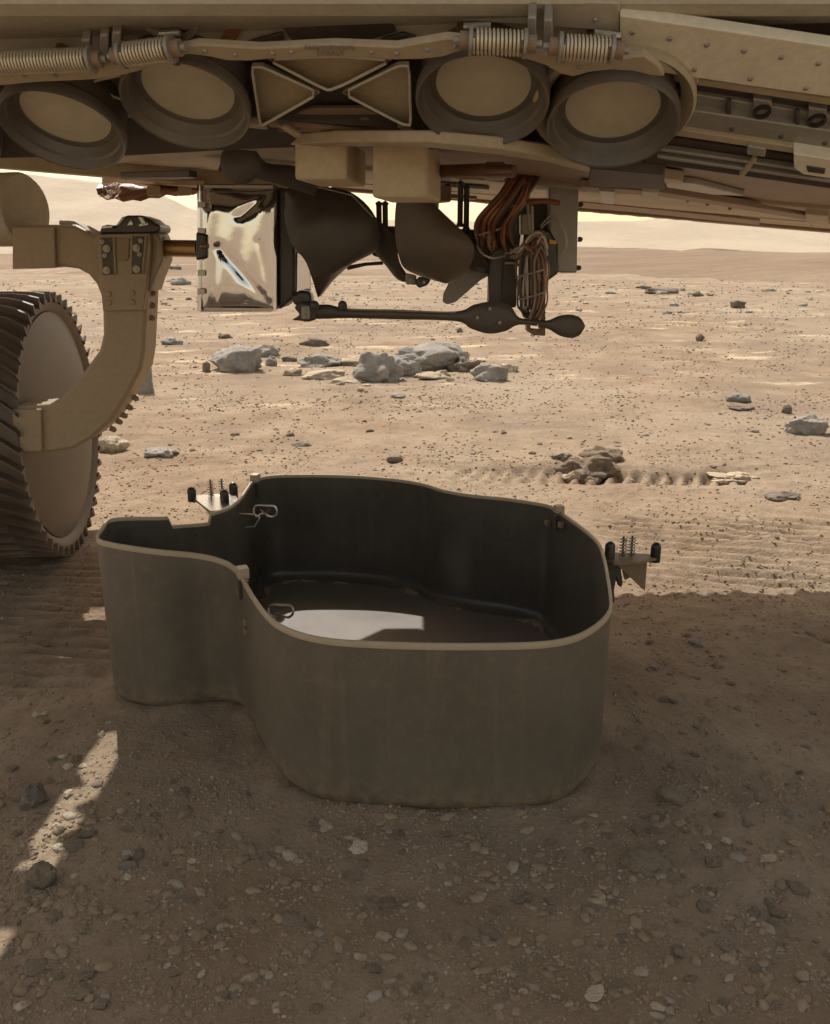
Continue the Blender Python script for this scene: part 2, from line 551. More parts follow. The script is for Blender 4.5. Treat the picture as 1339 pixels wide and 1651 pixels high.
# ------------------------------------------------------------------ terrain
def lines(lo, hi, step, far_lo, far_hi, g):
    core = list(np.arange(lo, hi, step))
    a, d = core[-1], step
    up = []
    while a < far_hi:
        d *= g; a += d; up.append(a)
    a, d = core[0], step
    dn = []
    while a > far_lo:
        d *= g; a -= d; dn.append(a)
    return np.array(dn[::-1] + core + up)
xs = lines(-1.25, 1.25, 0.009, -800, 800, 1.03)
ys = lines(0.40, 2.60, 0.009, -400, 800, 1.024)
def band(v, a, b, soft):
    return smooth(a - soft, a + soft, v) * (1 - smooth(b - soft, b + soft, v))
def ground_h(X, Y):
    d = np.hypot(X, Y - 1)
    h = 0.05 * fbm(X * 0.32 + 4, Y * 0.32, oct=3) * smooth(1.5, 6, d)
    h += 0.5 * fbm(X * 0.03, Y * 0.03 + 9, oct=4) * smooth(10, 60, d)
    h -= 14.0 * smooth(70, 420, d)
    h += 0.010 * fbm(X * 2.3, Y * 2.3 + 3, oct=4, gain=0.55) * smooth(0.2, 1.2, d) 
    near = 1 - smooth(2.5, 5, d)
    h += near * (0.0045 * fbm(X * 11, Y * 11, oct=4, gain=0.6))
    h += near * 0.0035 * np.maximum(0, perlin(X * 34, Y * 40)) ** 1.0
    # wheel track, ribbed across, left of the shield
    wob = 0.02 * perlin(X * 3, Y * 3)
    rag = 0.55 + 0.9 * np.clip(fbm(X * 5 + 2, Y * 5, oct=3) + 0.2, 0, 1)
    t1 = rag * band(X, -0.95, -0.44, 0.04) * band(Y, 1.10, 1.66, 0.04)
    h += t1 * (-0.006 + 0.0065 * np.sin((Y + 0.06 * X + 0.4 * wob) * 2 * math.pi / 0.034))
    # scraped, ribbed track right of the shield
    s = Y + 0.30 * (X - 0.6) + 0.5 * wob
    t2 = rag * band(X, 0.42, 1.3, 0.06) * band(Y, 1.52, 1.98, 0.05)
    h += t2 * (-0.008 + 0.008 * np.sin(s * 2 * math.pi / 0.048))
    # cleat dents in a row behind the shield
    t3 = band(X, 0.10, 0.92, 0.05) * band(Y + 0.05 * X, 2.33, 2.47, 0.02)
    saw = np.mod((X - 0.35 * (Y - 2.4) + 0.008 * perlin(X * 9, Y * 9)) / 0.050, 1.0)
    h += t3 * (-0.010 - 0.020 * smooth(0.30, 0.50, saw) * (1 - smooth(0.82, 1.0, saw)) * (0.35 + 0.65 * smooth(0.25, 0.5, X)))
    h += 0.012 * band(X, 0.0, 1.1, 0.1) * band(Y + 0.05 * X, 2.50, 2.60, 0.03)
    return h
GX, GY = np.meshgrid(xs, ys)
# flat seat under the shield
seat = np.clip(1 - smooth(0.30, 0.48, np.hypot((GX + 0.04) / 1.0, (GY - 1.15) / 1.25)), 0, 1)
GZ = ground_h(GX, GY)
bx_ = (GX > -0.60) & (GX < 0.40) & (GY > 0.70) & (GY < 1.72)
pts_ = np.stack([GX[bx_], GY[bx_]], 1)
foot_ = O[:, :2] + N_s * 0.030
dist_ = np.full(len(pts_), 9.0)
ins_ = np.zeros(len(pts_), bool)
for k_ in range(0, NP):
    a_, b_ = foot_[k_], foot_[(k_ + 1) % NP]
    dist_ = np.minimum(dist_, np.hypot(pts_[:, 0] - a_[0], pts_[:, 1] - a_[1]))
    cr_ = ((a_[1] > pts_[:, 1]) != (b_[1] > pts_[:, 1]))
    xi_ = a_[0] + (pts_[:, 1] - a_[1]) / ((b_[1] - a_[1]) if b_[1] != a_[1] else 1e-9) * (b_[0] - a_[0])
    ins_ ^= cr_ & (pts_[:, 0] < xi_)
GZ = GZ * (1 - seat)
hb_ = GZ[bx_] + 0.004 * fbm(pts_[:, 0] * 14, pts_[:, 1] * 14, oct=3)
bank_ = np.maximum(0.001, 0.004 + 0.009 * fbm(pts_[:, 0] * 13 + 5, pts_[:, 1] * 13, oct=4, gain=0.6)) * np.exp(-(np.maximum(0, dist_ - 0.022) / 0.022) ** 2)
GZ[bx_] = np.where(ins_, -0.014, np.minimum(hb_, 0.006) + bank_)
nx, ny = len(xs), len(ys)
V = np.stack([GX.ravel(), GY.ravel(), GZ.ravel()], 1)
idx = np.arange(nx * ny).reshape(ny, nx)
Fq = np.stack([idx[:-1, :-1].ravel(), idx[:-1, 1:].ravel(), idx[1:, 1:].ravel(), idx[1:, :-1].ravel()], 1)
gme = np_mesh('ground', V, Fq, MT['ground'])
att = gme.attributes.new('bedrock', 'FLOAT', 'POINT')
bedv = smooth(2.6, 4.2, GY.ravel()) * (1 - 0.5 * smooth(20, 60, GY.ravel()))
att.data.foreach_set('value', bedv.astype(np.float32))
ground = bpy.data.objects.new('ground', gme)
C.objects.link(ground)
tag(ground, 'dusty tan Martian plain with wheel tracks and gravel', 'ground', kind='structure')
def gh(x, y):
    i = int(np.clip(np.searchsorted(xs, x) - 1, 0, nx - 2)); j = int(np.clip(np.searchsorted(ys, y) - 1, 0, ny - 2))
    u = (x - xs[i]) / (xs[i + 1] - xs[i]); v = (y - ys[j]) / (ys[j + 1] - ys[j])
    return float((GZ[j, i] * (1 - u) + GZ[j, i + 1] * u) * (1 - v) + (GZ[j + 1, i] * (1 - u) + GZ[j + 1, i + 1] * u) * v)
def ghv(x, y):
    i = np.clip(np.searchsorted(xs, x) - 1, 0, nx - 2); j = np.clip(np.searchsorted(ys, y) - 1, 0, ny - 2)
    u = (x - xs[i]) / (xs[i + 1] - xs[i]); v = (y - ys[j]) / (ys[j + 1] - ys[j])
    return (GZ[j, i] * (1 - u) + GZ[j, i + 1] * u) * (1 - v) + (GZ[j + 1, i] * (1 - u) + GZ[j + 1, i + 1] * u) * v
def slope_at(py):
    r = ray(CX, py)
    return r.z / r.y
def hill(name, crest, Y0, Yc, Y1, mat, label, rough, seed, nxn=260, nyn=70, ledge=None, foot=-1.2, power=1.15):
    """long ridge: rises from Y0 to a crest line at Yc and falls again to Y1"""
    cx_ = np.array([(p[0] - CX) / F * Yc / 1.06 for p in crest]); cz_ = np.array([CAM_H + slope_at(p[1]) * Yc for p in crest])
    X = np.linspace(cx_[0], cx_[-1], nxn)
    Yv = np.concatenate([np.linspace(Y0, Yc, nyn), np.linspace(Yc, Y1, nyn // 2)[1:]])
    A, B = np.meshgrid(X, Yv)
    cz = np.interp(A, cx_, cz_)
    t = np.where(B < Yc, (B - Y0) / (Yc - Y0), 1 - 0.9 * (B - Yc) / (Y1 - Yc))
    t = np.clip(t, 0, 1)
    prof = t ** power * (1 - 0.25 * np.sin(t * math.pi) * 0.4)
    Z = foot + (cz - foot) * prof
    amp = rough * np.clip(cz, 1, 60)
    Z += amp * fbm(A / Yc * 22 + seed, B / Yc * 11 + seed, oct=5) * t * (1 - 0.75 * t)
    if power < 1:
        Z += 0.42 * fbm(A / 16 + seed, B / 26, oct=4) * (1 - t) ** 2
    if ledge is not None:
        xl, xr, dz = ledge
        m = smooth(xl, xl + 6, A) * (1 - smooth(xr - 20, xr, A))
        Z -= m * dz * (1 - smooth(0.945, 0.952, t)) * smooth(0.55, 0.94, t)
    n_, m_ = len(X), len(Yv)
    ix = np.arange(n_ * m_).reshape(m_, n_)
    me = np_mesh(name, np.stack([A.ravel(), B.ravel(), Z.ravel()], 1),
                 np.stack([ix[:-1, :-1].ravel(), ix[:-1, 1:].ravel(), ix[1:, 1:].ravel(), ix[1:, :-1].ravel()], 1), mat)
    o = bpy.data.objects.new(name, me)
    C.objects.link(o)
    return tag(o, label, 'hill', kind='structure')
hill('ridge', [(-900, 410), (200, 409), (330, 404), (560, 408), (760, 402), (900, 398), (960, 397), (1003, 409), (1035, 403), (1062, 405), (1098, 413), (1122, 402), (1142, 400), (1180, 403), (1250, 414), (1310, 425), (1500, 440), (2100, 446)],
     17, 120, 190, MT['ridge'], 'low tan ridge with a dark ledge along its crest', 0.22, 3.3, 420, 260, ledge=(36, 70, 0.9), foot=-0.35, power=0.62)
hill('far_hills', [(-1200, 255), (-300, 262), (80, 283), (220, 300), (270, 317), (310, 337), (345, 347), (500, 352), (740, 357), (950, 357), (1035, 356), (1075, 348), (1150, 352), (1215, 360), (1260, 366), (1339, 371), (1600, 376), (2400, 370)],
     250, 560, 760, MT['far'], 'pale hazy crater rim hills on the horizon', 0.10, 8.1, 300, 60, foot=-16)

# ------------------------------------------------------------------ rover
rover = empty('rover', (0.2, 1.3, 0))
tag(rover, 'dusty tan rover parked above, its open underside, suspension arm and wheel showing', 'rover')

def zb(x):
    return BELLY[0] + BELLY[1] * x
def belly_slab(name, x0, x1, y0, y1, dz, th, mat, teeth=None):
    """flat piece of the underside: lower face dz above the belly plane"""
    out = [(x0, y0), (x1, y0)]
    if teeth:
        pitch, dep, ta, tb = teeth
        out.append((x1, y1))
        x = min(tb, x1)
        while x > max(ta, x0) + pitch:
            out += [(x, y1), (x - pitch * 0.6, y1 - dep)]
            x -= pitch
        out += [(x0, y1)]
    else:
        out += [(x1, y1), (x0, y1)]
    return MB().prism([(x, y, zb(x) + dz) for x, y in out], (0, 0, th)).build(name, mat, rover, False, 0.002)
belly_slab('gap_shade', -0.57, 0.98, 1.016, 1.027, 0.006, 0.08, MT['dark2'])  # near-black strip puts the gap's shade into colour along the panel fronts
belly_slab('belly_panel', -0.580, -0.165, 1.03, 1.42, 0.0, 0.06, MT['tan'])
belly_slab('belly_panel', -0.163, 0.98, 1.03, 1.42, 0.002, 0.06, MT['brown'])
belly_slab('belly_panel', -0.578, 0.98, 1.425, 1.70, -0.004, 0.06, MT['tan'])
belly_slab('belly_panel', -0.27, 0.98, 1.752, 1.83, -0.002, 0.05, MT['tan'])
belly_slab('belly_panel', -0.178, 0.98, 1.702, 1.751, 0.0, 0.05, MT['brown'])
belly_slab('rear_panel', -0.19, 0.98, 1.835, 1.985, 0.004, 0.05, MT['tan'])
belly_slab('rear_shade_rail', -0.18, 0.98, 1.99, 2.03, -0.002, 0.03, MT['brown'], teeth=(0.042, 0.018, 0.10, 0.62))  # teeth added to cast the sawtooth shadow edge
belly_slab('side_and_shade_beam', -1.00, -0.18, 1.705, 1.748, -0.030, 0.08, MT['tan'])
belly_slab('shade_panel', -1.10, -0.634, 0.80, 1.70, 0.0, 0.06, MT['tan'])  # added to shade the ground at left, with slots for sun patches
belly_slab('shade_panel', -1.10, -0.642, 1.752, 1.825, 0.0, 0.05, MT['tan'])
belly_slab('side_and_shade_beam', -0.668, -0.640, 1.83, 2.055, 0.003, 0.05, MT['tan'])  # this and the two beams below are added to frame sunlit ground patches
belly_slab('side_and_shade_beam', -0.885, -0.812, 1.83, 2.055, 0.003, 0.05, MT['tan'])
belly_slab('side_and_shade_beam', -1.10, -0.955, 1.83, 2.055, 0.003, 0.05, MT['tan'])
belly_slab('rear_shade_rail', -1.10, -0.64, 2.06, 2.16, 0.0, 0.05, MT['tan'])  # added as the far limit of the sun patches by the wheel
belly_slab('shade_beam', -0.633, -0.582, 1.275, 1.325, 0.002, 0.05, MT['tan'])  # this and the next are added to interrupt the sunlit strip
belly_slab('shade_beam', -0.633, -0.582, 0.80, 1.15, 0.002, 0.05, MT['tan'])
for kx, ky, kw, kl in ((-0.589, 1.45, 0.026, 0.018), (-0.626, 1.50, 0.022, 0.03), (-0.588, 1.57, 0.02, 0.012), (-0.622, 1.62, 0.03, 0.014), (-0.59, 1.39, 0.018, 0.02), (-0.628, 1.37, 0.016, 0.016)):
    MB().box((kx, ky, zb(kx) + 0.03), (kw, kl, 0.012), Matrix.Rotation(kx * 9, 3, 'Z')).build('shade_tab', MT['grey'], rover, False, 0.002)  # tabs added to make the edges of the sunlit strip ragged
MB().prism([(x, y, zb(x) + 0.002) for x, y in ((-0.32, 1.752), (-0.272, 1.752), (-0.272, 1.832), (-0.192, 1.834), (-0.192, 1.885), (-0.255, 1.888), (-0.30, 1.84))], (0, 0, 0.05)).build('shade_plate', MT['tan'], rover, False, 0.002)  # added to cut a corner off the sun patch in the tub
MB().box((0.205, 1.255, 1.0), (1.51, 0.85, 0.40)).build('body_and_shade_box', MT['paint'], rover, False, 0.02)
MB().box((-0.92, 1.25, 1.0), (0.32, 0.86, 0.34)).build('body_and_shade_box', MT['paint'], rover, False, 0.02)  # side box added above to hold the left ground in shade

# sloping front underside: near-black sheet painting the shaded gaps behind, tan flange, cups, truss pockets
slabP('recess_shade', [(-140, -120), (1500, -60), (1500, 250), (1200, 250), (1090, 262), (960, 268), (800, 245), (540, 236), (380, 242), (200, 252), (-140, 258)],
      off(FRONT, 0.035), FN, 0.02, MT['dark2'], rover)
slabP('front_flange', [(-140, -120), (1060, -70), (1060, 60), (1050, 100), (1000, 96), (950, 104), (900, 112), (860, 98), (820, 86), (770, 80), (720, 84), (640, 96),
                      (540, 93), (430, 96), (390, 98), (350, 86), (300, 84), (250, 96), (215, 112), (150, 122), (60, 132), (-140, 150)],
      off(FRONT, 0.010), FN, 0.012, MT['paint'], rover)
# raised ridge of the flange that runs above the cups
def ridge_line(name, pts, pl, r, mat, par=None, n=8):
    return MB().tube([onP(x, y, pl) for x, y in pts], r, n).build(name, mat, par or rover, True)
slabP('flange_band', [(-140, 118), (60, 112), (160, 108), (240, 88), (320, 72), (420, 78), (540, 72), (640, 76), (720, 62), (800, 70), (880, 88), (960, 98), (1040, 90), (1062, 106), (1072, 124),
                      (1050, 122), (1020, 115), (985, 113), (950, 117), (925, 124), (905, 120), (880, 106), (850, 96), (820, 88), (785, 80), (745, 82), (715, 92), (680, 96), (640, 97), (540, 92), (430, 96), (400, 99), (365, 98), (340, 92), (305, 88), (272, 92), (245, 103), (228, 114), (196, 122), (160, 128), (130, 130), (60, 133), (-140, 152)],
      off(FRONT, -0.036), FN, 0.008, MT['tan'], rover)
def cup(px, py, r):
    c = onP(px, py, FRONT)
    a = FN
    o = MB().lathe(c, a, [(r * 0.80, -0.004), (r * 0.86, 0.006), (r * 0.97, 0.007), (r * 1.0, 0.010), (r * 1.05, 0.017), (r * 1.09, 0.019), (r * 1.15, 0.027), (r * 1.18, 0.028), (r * 1.2, 0.025),
                          (r * 1.2, 0.015), (r * 1.14, 0.010), (r * 1.14, -0.03)], 64).build('cup', MT['cup'], rover, True, 0, 25)
    d = MB().lathe(c, a, [(0, 0.0062), (r * 0.55, 0.0058), (r * 0.97, 0.0045), (r * 0.985, 0.003), (r * 0.985, -0.003), (0, -0.003)], 64).build('cover_disc', MT['disc'], None, True, 0, 25)
    d.parent = o
    b = MB().lathe(c, a, [(r * 0.985, 0.0052), (r * 1.0, 0.0062), (r * 1.012, 0.0052), (r * 1.012, 0.0)], 64).build('seal_ring', MT['black'], None, True)
    b.parent = o
    return o
for px, py in ((108, 182), (305, 140), (780, 132), (988, 170), (-95, 235)):
    rr = 0.0535
    cup(px, py - 4, rr)
# large collar on the outermost cup
c4 = onP(988, 164, FRONT)
MB().lathe(c4, FN, [(0.0645, -0.02), (0.0645, 0.0), (0.076, 0.012), (0.079, 0.008), (0.079, -0.03)], 64).build('collar', MT['tan'], rover, True)

def pocket(pts, dz, mat, r=0.0014, deep=0.016):
    """triangular pocket of the truss: sunk web with a rounded lip round it"""
    o = slabP('truss_web', pts, off(FRONT, dz + deep), FN, 0.006, mat, rover)
    n = len(pts)
    lip = []
    for i in range(n):
        a, b = pts[i], pts[(i + 1) % n]
        for t in (0.12, 0.5, 0.88):
            lip.append((a[0] + (b[0] - a[0]) * t, a[1] + (b[1] - a[1]) * t))
    l = MB().tube([onP(x, y, off(FRONT, dz)) for x, y in lip], r, 8, closed=True).build('lip', MT['paint'], None, True)
    l.parent = o
    w = MB()
    for i in range(n):
        a, b = pts[i], pts[(i + 1) % n]
        p = [onP(*a, off(FRONT, dz)), onP(*b, off(FRONT, dz)), onP(*b, off(FRONT, dz + deep)), onP(*a, off(FRONT, dz + deep))]
        w.prism(p, (0.0, 0.0015, 0.0015))
    w = w.build('side_wall', MT['tan'], None)
    w.parent = o
    return o
pocket([(432, 96), (540, 90), (632, 97), (556, 136), (530, 146), (508, 136)], -0.024, MT['tan'])
pocket([(406, 108), (424, 108), (516, 150), (428, 200), (420, 202)], -0.022, MT['tan'])
pocket([(660, 106), (642, 106), (552, 150), (648, 200), (663, 202)], -0.022, MT['tan'])
pocket([(146, 132), (230, 114), (212, 142), (196, 160), (184, 156)], 0.004, MT['cup'], 0.0013)
pocket([(822, 98), (902, 114), (884, 126), (873, 146), (862, 140)], 0.004, MT['cup'], 0.0013)
for x, y in ((40, 122), (90, 121), (215, 104), (330, 82), (380, 88), (440, 86), (470, 84), (600, 84), (640, 86), (690, 80), (735, 74), (830, 82), (905, 100), (935, 108)):
    MB().lathe(onP(x, y, off(FRONT, -0.036)), FN, [(0, 0.002), (0.0016, 0.0018), (0.0024, 0.0006), (0.0025, 0)], 10).build('screw', MT['grey'], rover, True)
for x, y in ((1020, 52), (1080, 62), (1140, 72), (1200, 82), (1260, 92), (1320, 102), (1040, 100), (1120, 112), (1210, 127), (1300, 142)):
    MB().lathe(onP(x, y, off(FRONT, -0.004)), FN, [(0, 0.002), (0.0018, 0.0018), (0.0026, 0.0006), (0.0027, 0)], 10).build('screw', MT['grey'], rover, True)
for x, y in ((1100, 196), (1180, 208), (1260, 220), (1330, 231)):
    MB().lathe(onP(x, y, off(FRONT, 0.004)), FN, [(0, 0.002), (0.0018, 0.0018), (0.0026, 0.0006), (0.0027, 0)], 10).build('screw', MT['dark'], rover, True)
for x, y in ((60, 10), (140, 12), (220, 8), (330, 16), (410, 12), (480, 6), (560, 10), (640, 14), (720, 18), (800, 22), (880, 28), (960, 32)):
    MB().lathe(onP(x, y, off(FRONT, 0.0)), FN, [(0, 0.002), (0.0018, 0.0018), (0.0026, 0.0006), (0.0027, 0)], 10).build('screw', MT['grey'], rover, True)
# two faint rows of raised casting marks on the flange
mk = MB()
for row, (x0, x1, y) in enumerate(((492, 574, 77), (512, 556, 86))):
    x = x0
    while x < x1:
        wd = rng.choice((3, 4, 5))
        p = [onP(x, y - 4, off(FRONT, -0.0365)), onP(x + wd * 0.5, y - 4, off(FRONT, -0.0365)), onP(x + wd * 0.5 + rng.uniform(-1, 1), y + 3, off(FRONT, -0.0365)), onP(x, y + 3, off(FRONT, -0.0365))]
        mk.prism(p, FN * 0.0006)
        if rng.random() < 0.6:
            yy = y + rng.choice((-4, -1, 2))
            mk.prism([onP(x, yy, off(FRONT, -0.0365)), onP(x + wd, yy, off(FRONT, -0.0365)), onP(x + wd, yy + 1.4, off(FRONT, -0.0365)), onP(x, yy + 1.4, off(FRONT, -0.0365))], FN * 0.0005)
        x += wd + 3
mk.build('casting_marks', MT['grey'], rover)
# dark bays and gratings above the truss
slabP('bay', [(455, 45), (630, 36), (640, 52), (600, 64), (470, 66)], off(FRONT, 0.004), FN, 0.004, MT['dark2'], rover)
slabP('bay', [(372, 44), (392, 44), (380, 68), (352, 70)], off(FRONT, 0.004), FN, 0.004, MT['blanket'], rover)
slabP('bay', [(398, 70), (455, 54), (458, 70), (420, 74)], off(FRONT, 0.004), FN, 0.004, MT['dark2'], rover)
slabP('bay', [(612, 66), (650, 55), (672, 62), (655, 72)], off(FRONT, 0.004), FN, 0.004, MT['dark2'], rover)
slabP('cover_strip', [(-140, -20), (440, -12), (440, 28), (200, 44), (-140, 70)], off(FRONT, 0.0), FN, 0.006, MT['paint'], rover)
slabP('cover_strip', [(445, -12), (1000, 5), (1000, 52), (780, 36), (600, 28), (445, 26)], off(FRONT, 0.001), FN, 0.006, MT['paint'], rover)
MB().lathe(onP(268, 22, FRONT), FN, [(0.024, 0), (0.026, 0.004), (0.029, 0.004), (0.030, 0)], 40).build('ring', MT['grey'], rover, True)
# coil springs on their rods
def spring(x0, y0, x1, y1, d):
    pl = off(FRONT, -0.044)
    a, b = onP(x0, y0, pl), onP(x1, y1, pl)
    ax = (b - a)
    L = ax.length; ax.normalize()
    q = Vector((0, 0, 1)); u = ax.cross(q).normalized(); w = ax.cross(u)
    rad = d / 2
    turns = max(6, int(L / 0.0032))
    path = []
    for i in range(turns * 10 + 1):
        th = 2 * math.pi * i / 10
        path.append(a + ax * (L * i / (turns * 10)) + (u * math.cos(th) + w * math.sin(th)) * rad)
    o = MB().tube(path, 0.00125, 6).build('coil_spring', MT['spring'], rover, True, 0, 60)
    r_ = MB().tube([a - ax * 0.012, b + ax * 0.012], rad * 0.78, 16).build('rod', MT['brown'], None, True)
    r_.parent = o
    for e, sg in ((a, -1), (b, 1)):
        w_ = MB().lathe(e + ax * sg * 0.001, ax * sg, [(0, 0), (rad * 1.25, 0), (rad * 1.25, 0.003), (rad * 0.6, 0.003), (rad * 0.6, 0.008), (rad * 0.35, 0.009), (rad * 0.35, 0.016), (0, 0.016)], 20).build('end_cap', MT['grey'], None, True)
        w_.parent = o
    return o
spring(-60, 104, 144, 96, 0.019); spring(202, 88, 272, 79, 0.019)
spring(764, 66, 842, 70, 0.019); spring(908, 76, 982, 80, 0.019)
for (x, y) in ((168, 90), (188, 86), (858, 62), (884, 66), (138, 98)):
    MB().prism([onP(x - 7, y - 34, off(FRONT, -0.02)), onP(x + 7, y - 34, off(FRONT, -0.02)), onP(x + 8, y + 16, off(FRONT, -0.03)), onP(x - 8, y + 16, off(FRONT, -0.03))], -FN * 0.018).build('spring_bracket', MT['grey'], rover, True, 0.0015)
for (x, y) in ((262, 54), (294, 52), (746, 42), (744, 62), (780, 42), (956, 52), (996, 58), (984, 76), (288, 76), (100, 76)):
    MB().dome(onP(x, y, off(FRONT, 0.006)), 0.0055, 0.020, FN).build('stud', MT['bronze'], rover, True)
for (x0, y0, x1, y1) in ((258, 54, 292, 52), (748, 43, 792, 41), (958, 53, 1000, 58)):
    MB().tube([onP(x0, y0, off(FRONT, -0.008)), onP(x1, y1, off(FRONT, -0.008))], 0.0035, 10).build('pin', MT['steel'], rover, True)

# under the truss: shallow louvres and the edge rail
for k, (y0, y1) in enumerate(((176, 186), (192, 200), (206, 214))):
    slabP('louvre', [(505, y0), (590, y0), (610 + 12 * k, y1), (470 - 12 * k, y1)], off(FRONT, 0.022), FN, 0.006, MT['brown'], rover)
slabP('edge_rail', [(80, 264), (240, 252), (400, 238), (540, 229), (690, 230), (800, 240), (880, 252), (960, 272), (1100, 292), (1100, 299), (960, 281), (880, 261), (800, 249), (690, 238), (540, 236), (400, 245), (240, 260), (80, 273)],
      off(BELLY, -0.012), BN, 0.012, MT['tan'], rover)
for (x0, y0, x1, y1) in ((450, 206, 480, 222), (640, 206, 672, 222)):
    slabP('strut', [(x0, y0), (x0 + 10, y0 - 2), (x1 + 8, y1), (x1 - 2, y1 + 2)], off(FRONT, 0.008), FN, 0.006, MT['tan'], rover)

# right-hand bays of the underside
slabP('side_skin', [(1000, 25), (1480, 95), (1480, 185), (1345, 158), (1200, 138), (1060, 117), (1000, 98)], off(FRONT, -0.004), FN, 0.012, MT['cream'], rover)  # pale tone puts ground and sky light into the colour
slabP('slot_rail', [(1052, 118), (1480, 180), (1480, 192), (1052, 127)], off(FRONT, 0.006), FN, 0.010, MT['tan'], rover)
slabP('dark_slot', [(1050, 127), (1480, 192), (1480, 212), (1060, 146)], off(FRONT, 0.020), FN, 0.008, MT['dark2'], rover)
slabP('module_bay', [(1085, 147), (1480, 210), (1480, 240), (1092, 180)], off(FRONT, 0.014), FN, 0.008, MT['grey'], rover)
slabP('long_plate', [(1085, 174), (1480, 232), (1480, 268), (1090, 206)], off(FRONT, 0.004), FN, 0.010, MT['grey'], rover)
slabP('long_rail', [(1080, 207), (1480, 267), (1480, 278), (1080, 218)], off(FRONT, -0.002), FN, 0.012, MT['tan'], rover)
slabP('grating', [(1060, 220), (1480, 280), (1480, 325), (1040, 262)], off(FRONT, 0.016), FN, 0.006, MT['dark2'], rover)
for (y0, y1) in ((240, 300), (252, 312)):
    slabP('grating_bar', [(1060, y0), (1480, y1), (1480, y1 + 4), (1060, y0 + 4)], off(FRONT, 0.006), FN, 0.008, MT['grey'], rover)
slabP('grating_bar', [(1192, 284), (1214, 257), (1222, 258), (1200, 286)], off(FRONT, 0.004), FN, 0.006, MT['tan'], rover)
for x in (1172, 1282, 1400):
    y = 152 + (x - 1090) * 0.15
    slabP('module_divider', [(x, y), (x + 8, y + 1), (x + 7, y + 30), (x - 1, y + 29)], off(FRONT, 0.006), FN, 0.006, MT['dark2'], rover)
for x, y in ((1229, 179), (1318, 193)):
    b = slabP('module', [(x - 14, y - 19), (x + 16, y - 15), (x + 15, y + 14), (x - 15, y + 10)], off(FRONT, 0.009), FN, 0.008, MT['grey'], rover)
    p = MB().lathe(onP(x, y, off(FRONT, 0.008)), FN, [(0, -0.002), (0.006, -0.002), (0.006, 0.003), (0.0085, 0.003), (0.0085, -0.003)], 24).build('port', MT['black'], None, True)
    p.parent = b
slabP('clamp', [(1104, 117), (1128, 121), (1127, 136), (1103, 132)], off(FRONT, 0.0), FN, 0.012, MT['paint'], rover)
slabP('clamp', [(1206, 236), (1236, 241), (1234, 254), (1205, 250)], off(FRONT, -0.006), FN, 0.012, MT['grey'], rover)
lug = slabP('latch', [(1280, 248), (1345, 258), (1345, 289), (1296, 282), (1281, 272)], off(FRONT, -0.012), FN, 0.016, MT['cream'], rover)
w_ = slabP('latch_window', [(1300, 268), (1332, 273), (1330, 282), (1302, 278)], off(FRONT, -0.0135), FN, 0.004, MT['dark2'], rover)
# rear rails and fittings on the flat belly, right
slabP('dark_box', [(952, 272), (1070, 282), (1072, 306), (948, 300)], off(BELLY, -0.014), BN, 0.014, MT['dark2'], rover)
slabP('rail', [(935, 301), (1060, 309), (1345, 355), (1345, 362), (1060, 316), (935, 309)], off(BELLY, -0.010), BN, 0.010, MT['brown'], rover)
slabP('rail', [(935, 326), (1060, 338), (1225, 356), (1225, 363), (1060, 346), (935, 334)], off(BELLY, -0.006), BN, 0.008, MT['brown'], rover)
for x, y in ((1110, 318), (1142, 324), (1178, 331), (1055, 312), (990, 306), (1310, 357)):
    MB().dome(onP(x, y, off(BELLY, 0.0)), 0.0035, 0.008, BN).build('bolt_head', MT['brown'], rover, True)
slabP('bracket', [(1072, 292), (1120, 296), (1160, 306), (1200, 316), (1150, 314), (1075, 302)], off(BELLY, -0.006), BN, 0.008, MT['grey'], rover)
slabP('bracket', [(1035, 309), (1062, 311), (1060, 324), (1034, 322)], off(BELLY, -0.014), BN, 0.014, MT['paint'], rover)
slabP('bracket', [(1298, 345), (1336, 349), (1335, 366), (1300, 362)], off(BELLY, -0.012), BN, 0.014, MT['tan'], rover)
slabP('bracket', [(965, 308), (992, 310), (990, 330), (972, 328)], off(BELLY, -0.014), BN, 0.014, MT['grey'], rover)
# left belly: dark strips painting the shade of slits, then rails
for pts in ([(210, 247), (280, 243), (270, 249), (215, 252)], [(290, 243), (460, 236), (455, 240), (300, 247)]):
    slabP('slit_shade', pts, off(BELLY, -0.003), BN, 0.004, MT['dark2'], rover, 0.0005)
slabP('rail', [(195, 287), (305, 285), (318, 287), (310, 289), (200, 290)], off(BELLY, -0.034), BN, 0.010, MT['dark'], rover)
slabP('rail', [(165, 294), (200, 296), (330, 300), (330, 305), (200, 303), (165, 300)], off(BELLY, -0.034), BN, 0.010, MT['tan'], rover)
# torn thermal blanket hanging off the far edge
def blob_strip(name, top, bot, Y, th, mat, seed, amp=0.004):
    pts = top + bot[::-1]
    m = MB()
    n = len(top)
    vs, fs = [], []
    K = 6
    for s_ in (0, 1):
        for i in range(n):
            for k in range(K + 1):
                t = k / K
                p = onY(top[i][0] + (bot[i][0] - top[i][0]) * t, top[i][1] + (bot[i][1] - top[i][1]) * t, Y)
                bulge = math.sin(t * math.pi) * th
                p.y += (bulge if s_ else -bulge) + amp * math.sin(i * 2.3 + k * 1.7 + seed)
                p.z += amp * 0.5 * math.sin(i * 3.1 + k * 2.2 + seed)
                vs.append(p)
    for s_ in (0, 1):
        b = s_ * n * (K + 1)
        for i in range(n - 1):
            for k in range(K):
                q = (b + i * (K + 1) + k, b + i * (K + 1) + k + 1, b + (i + 1) * (K + 1) + k + 1, b + (i + 1) * (K + 1) + k)
                fs.append(q if s_ else q[::-1])
    return m.add(vs, fs).build(name, mat, rover, True, 0, 60)
xs_b = [160, 172, 186, 200, 214, 228, 242, 256, 270, 284, 298, 312, 322]
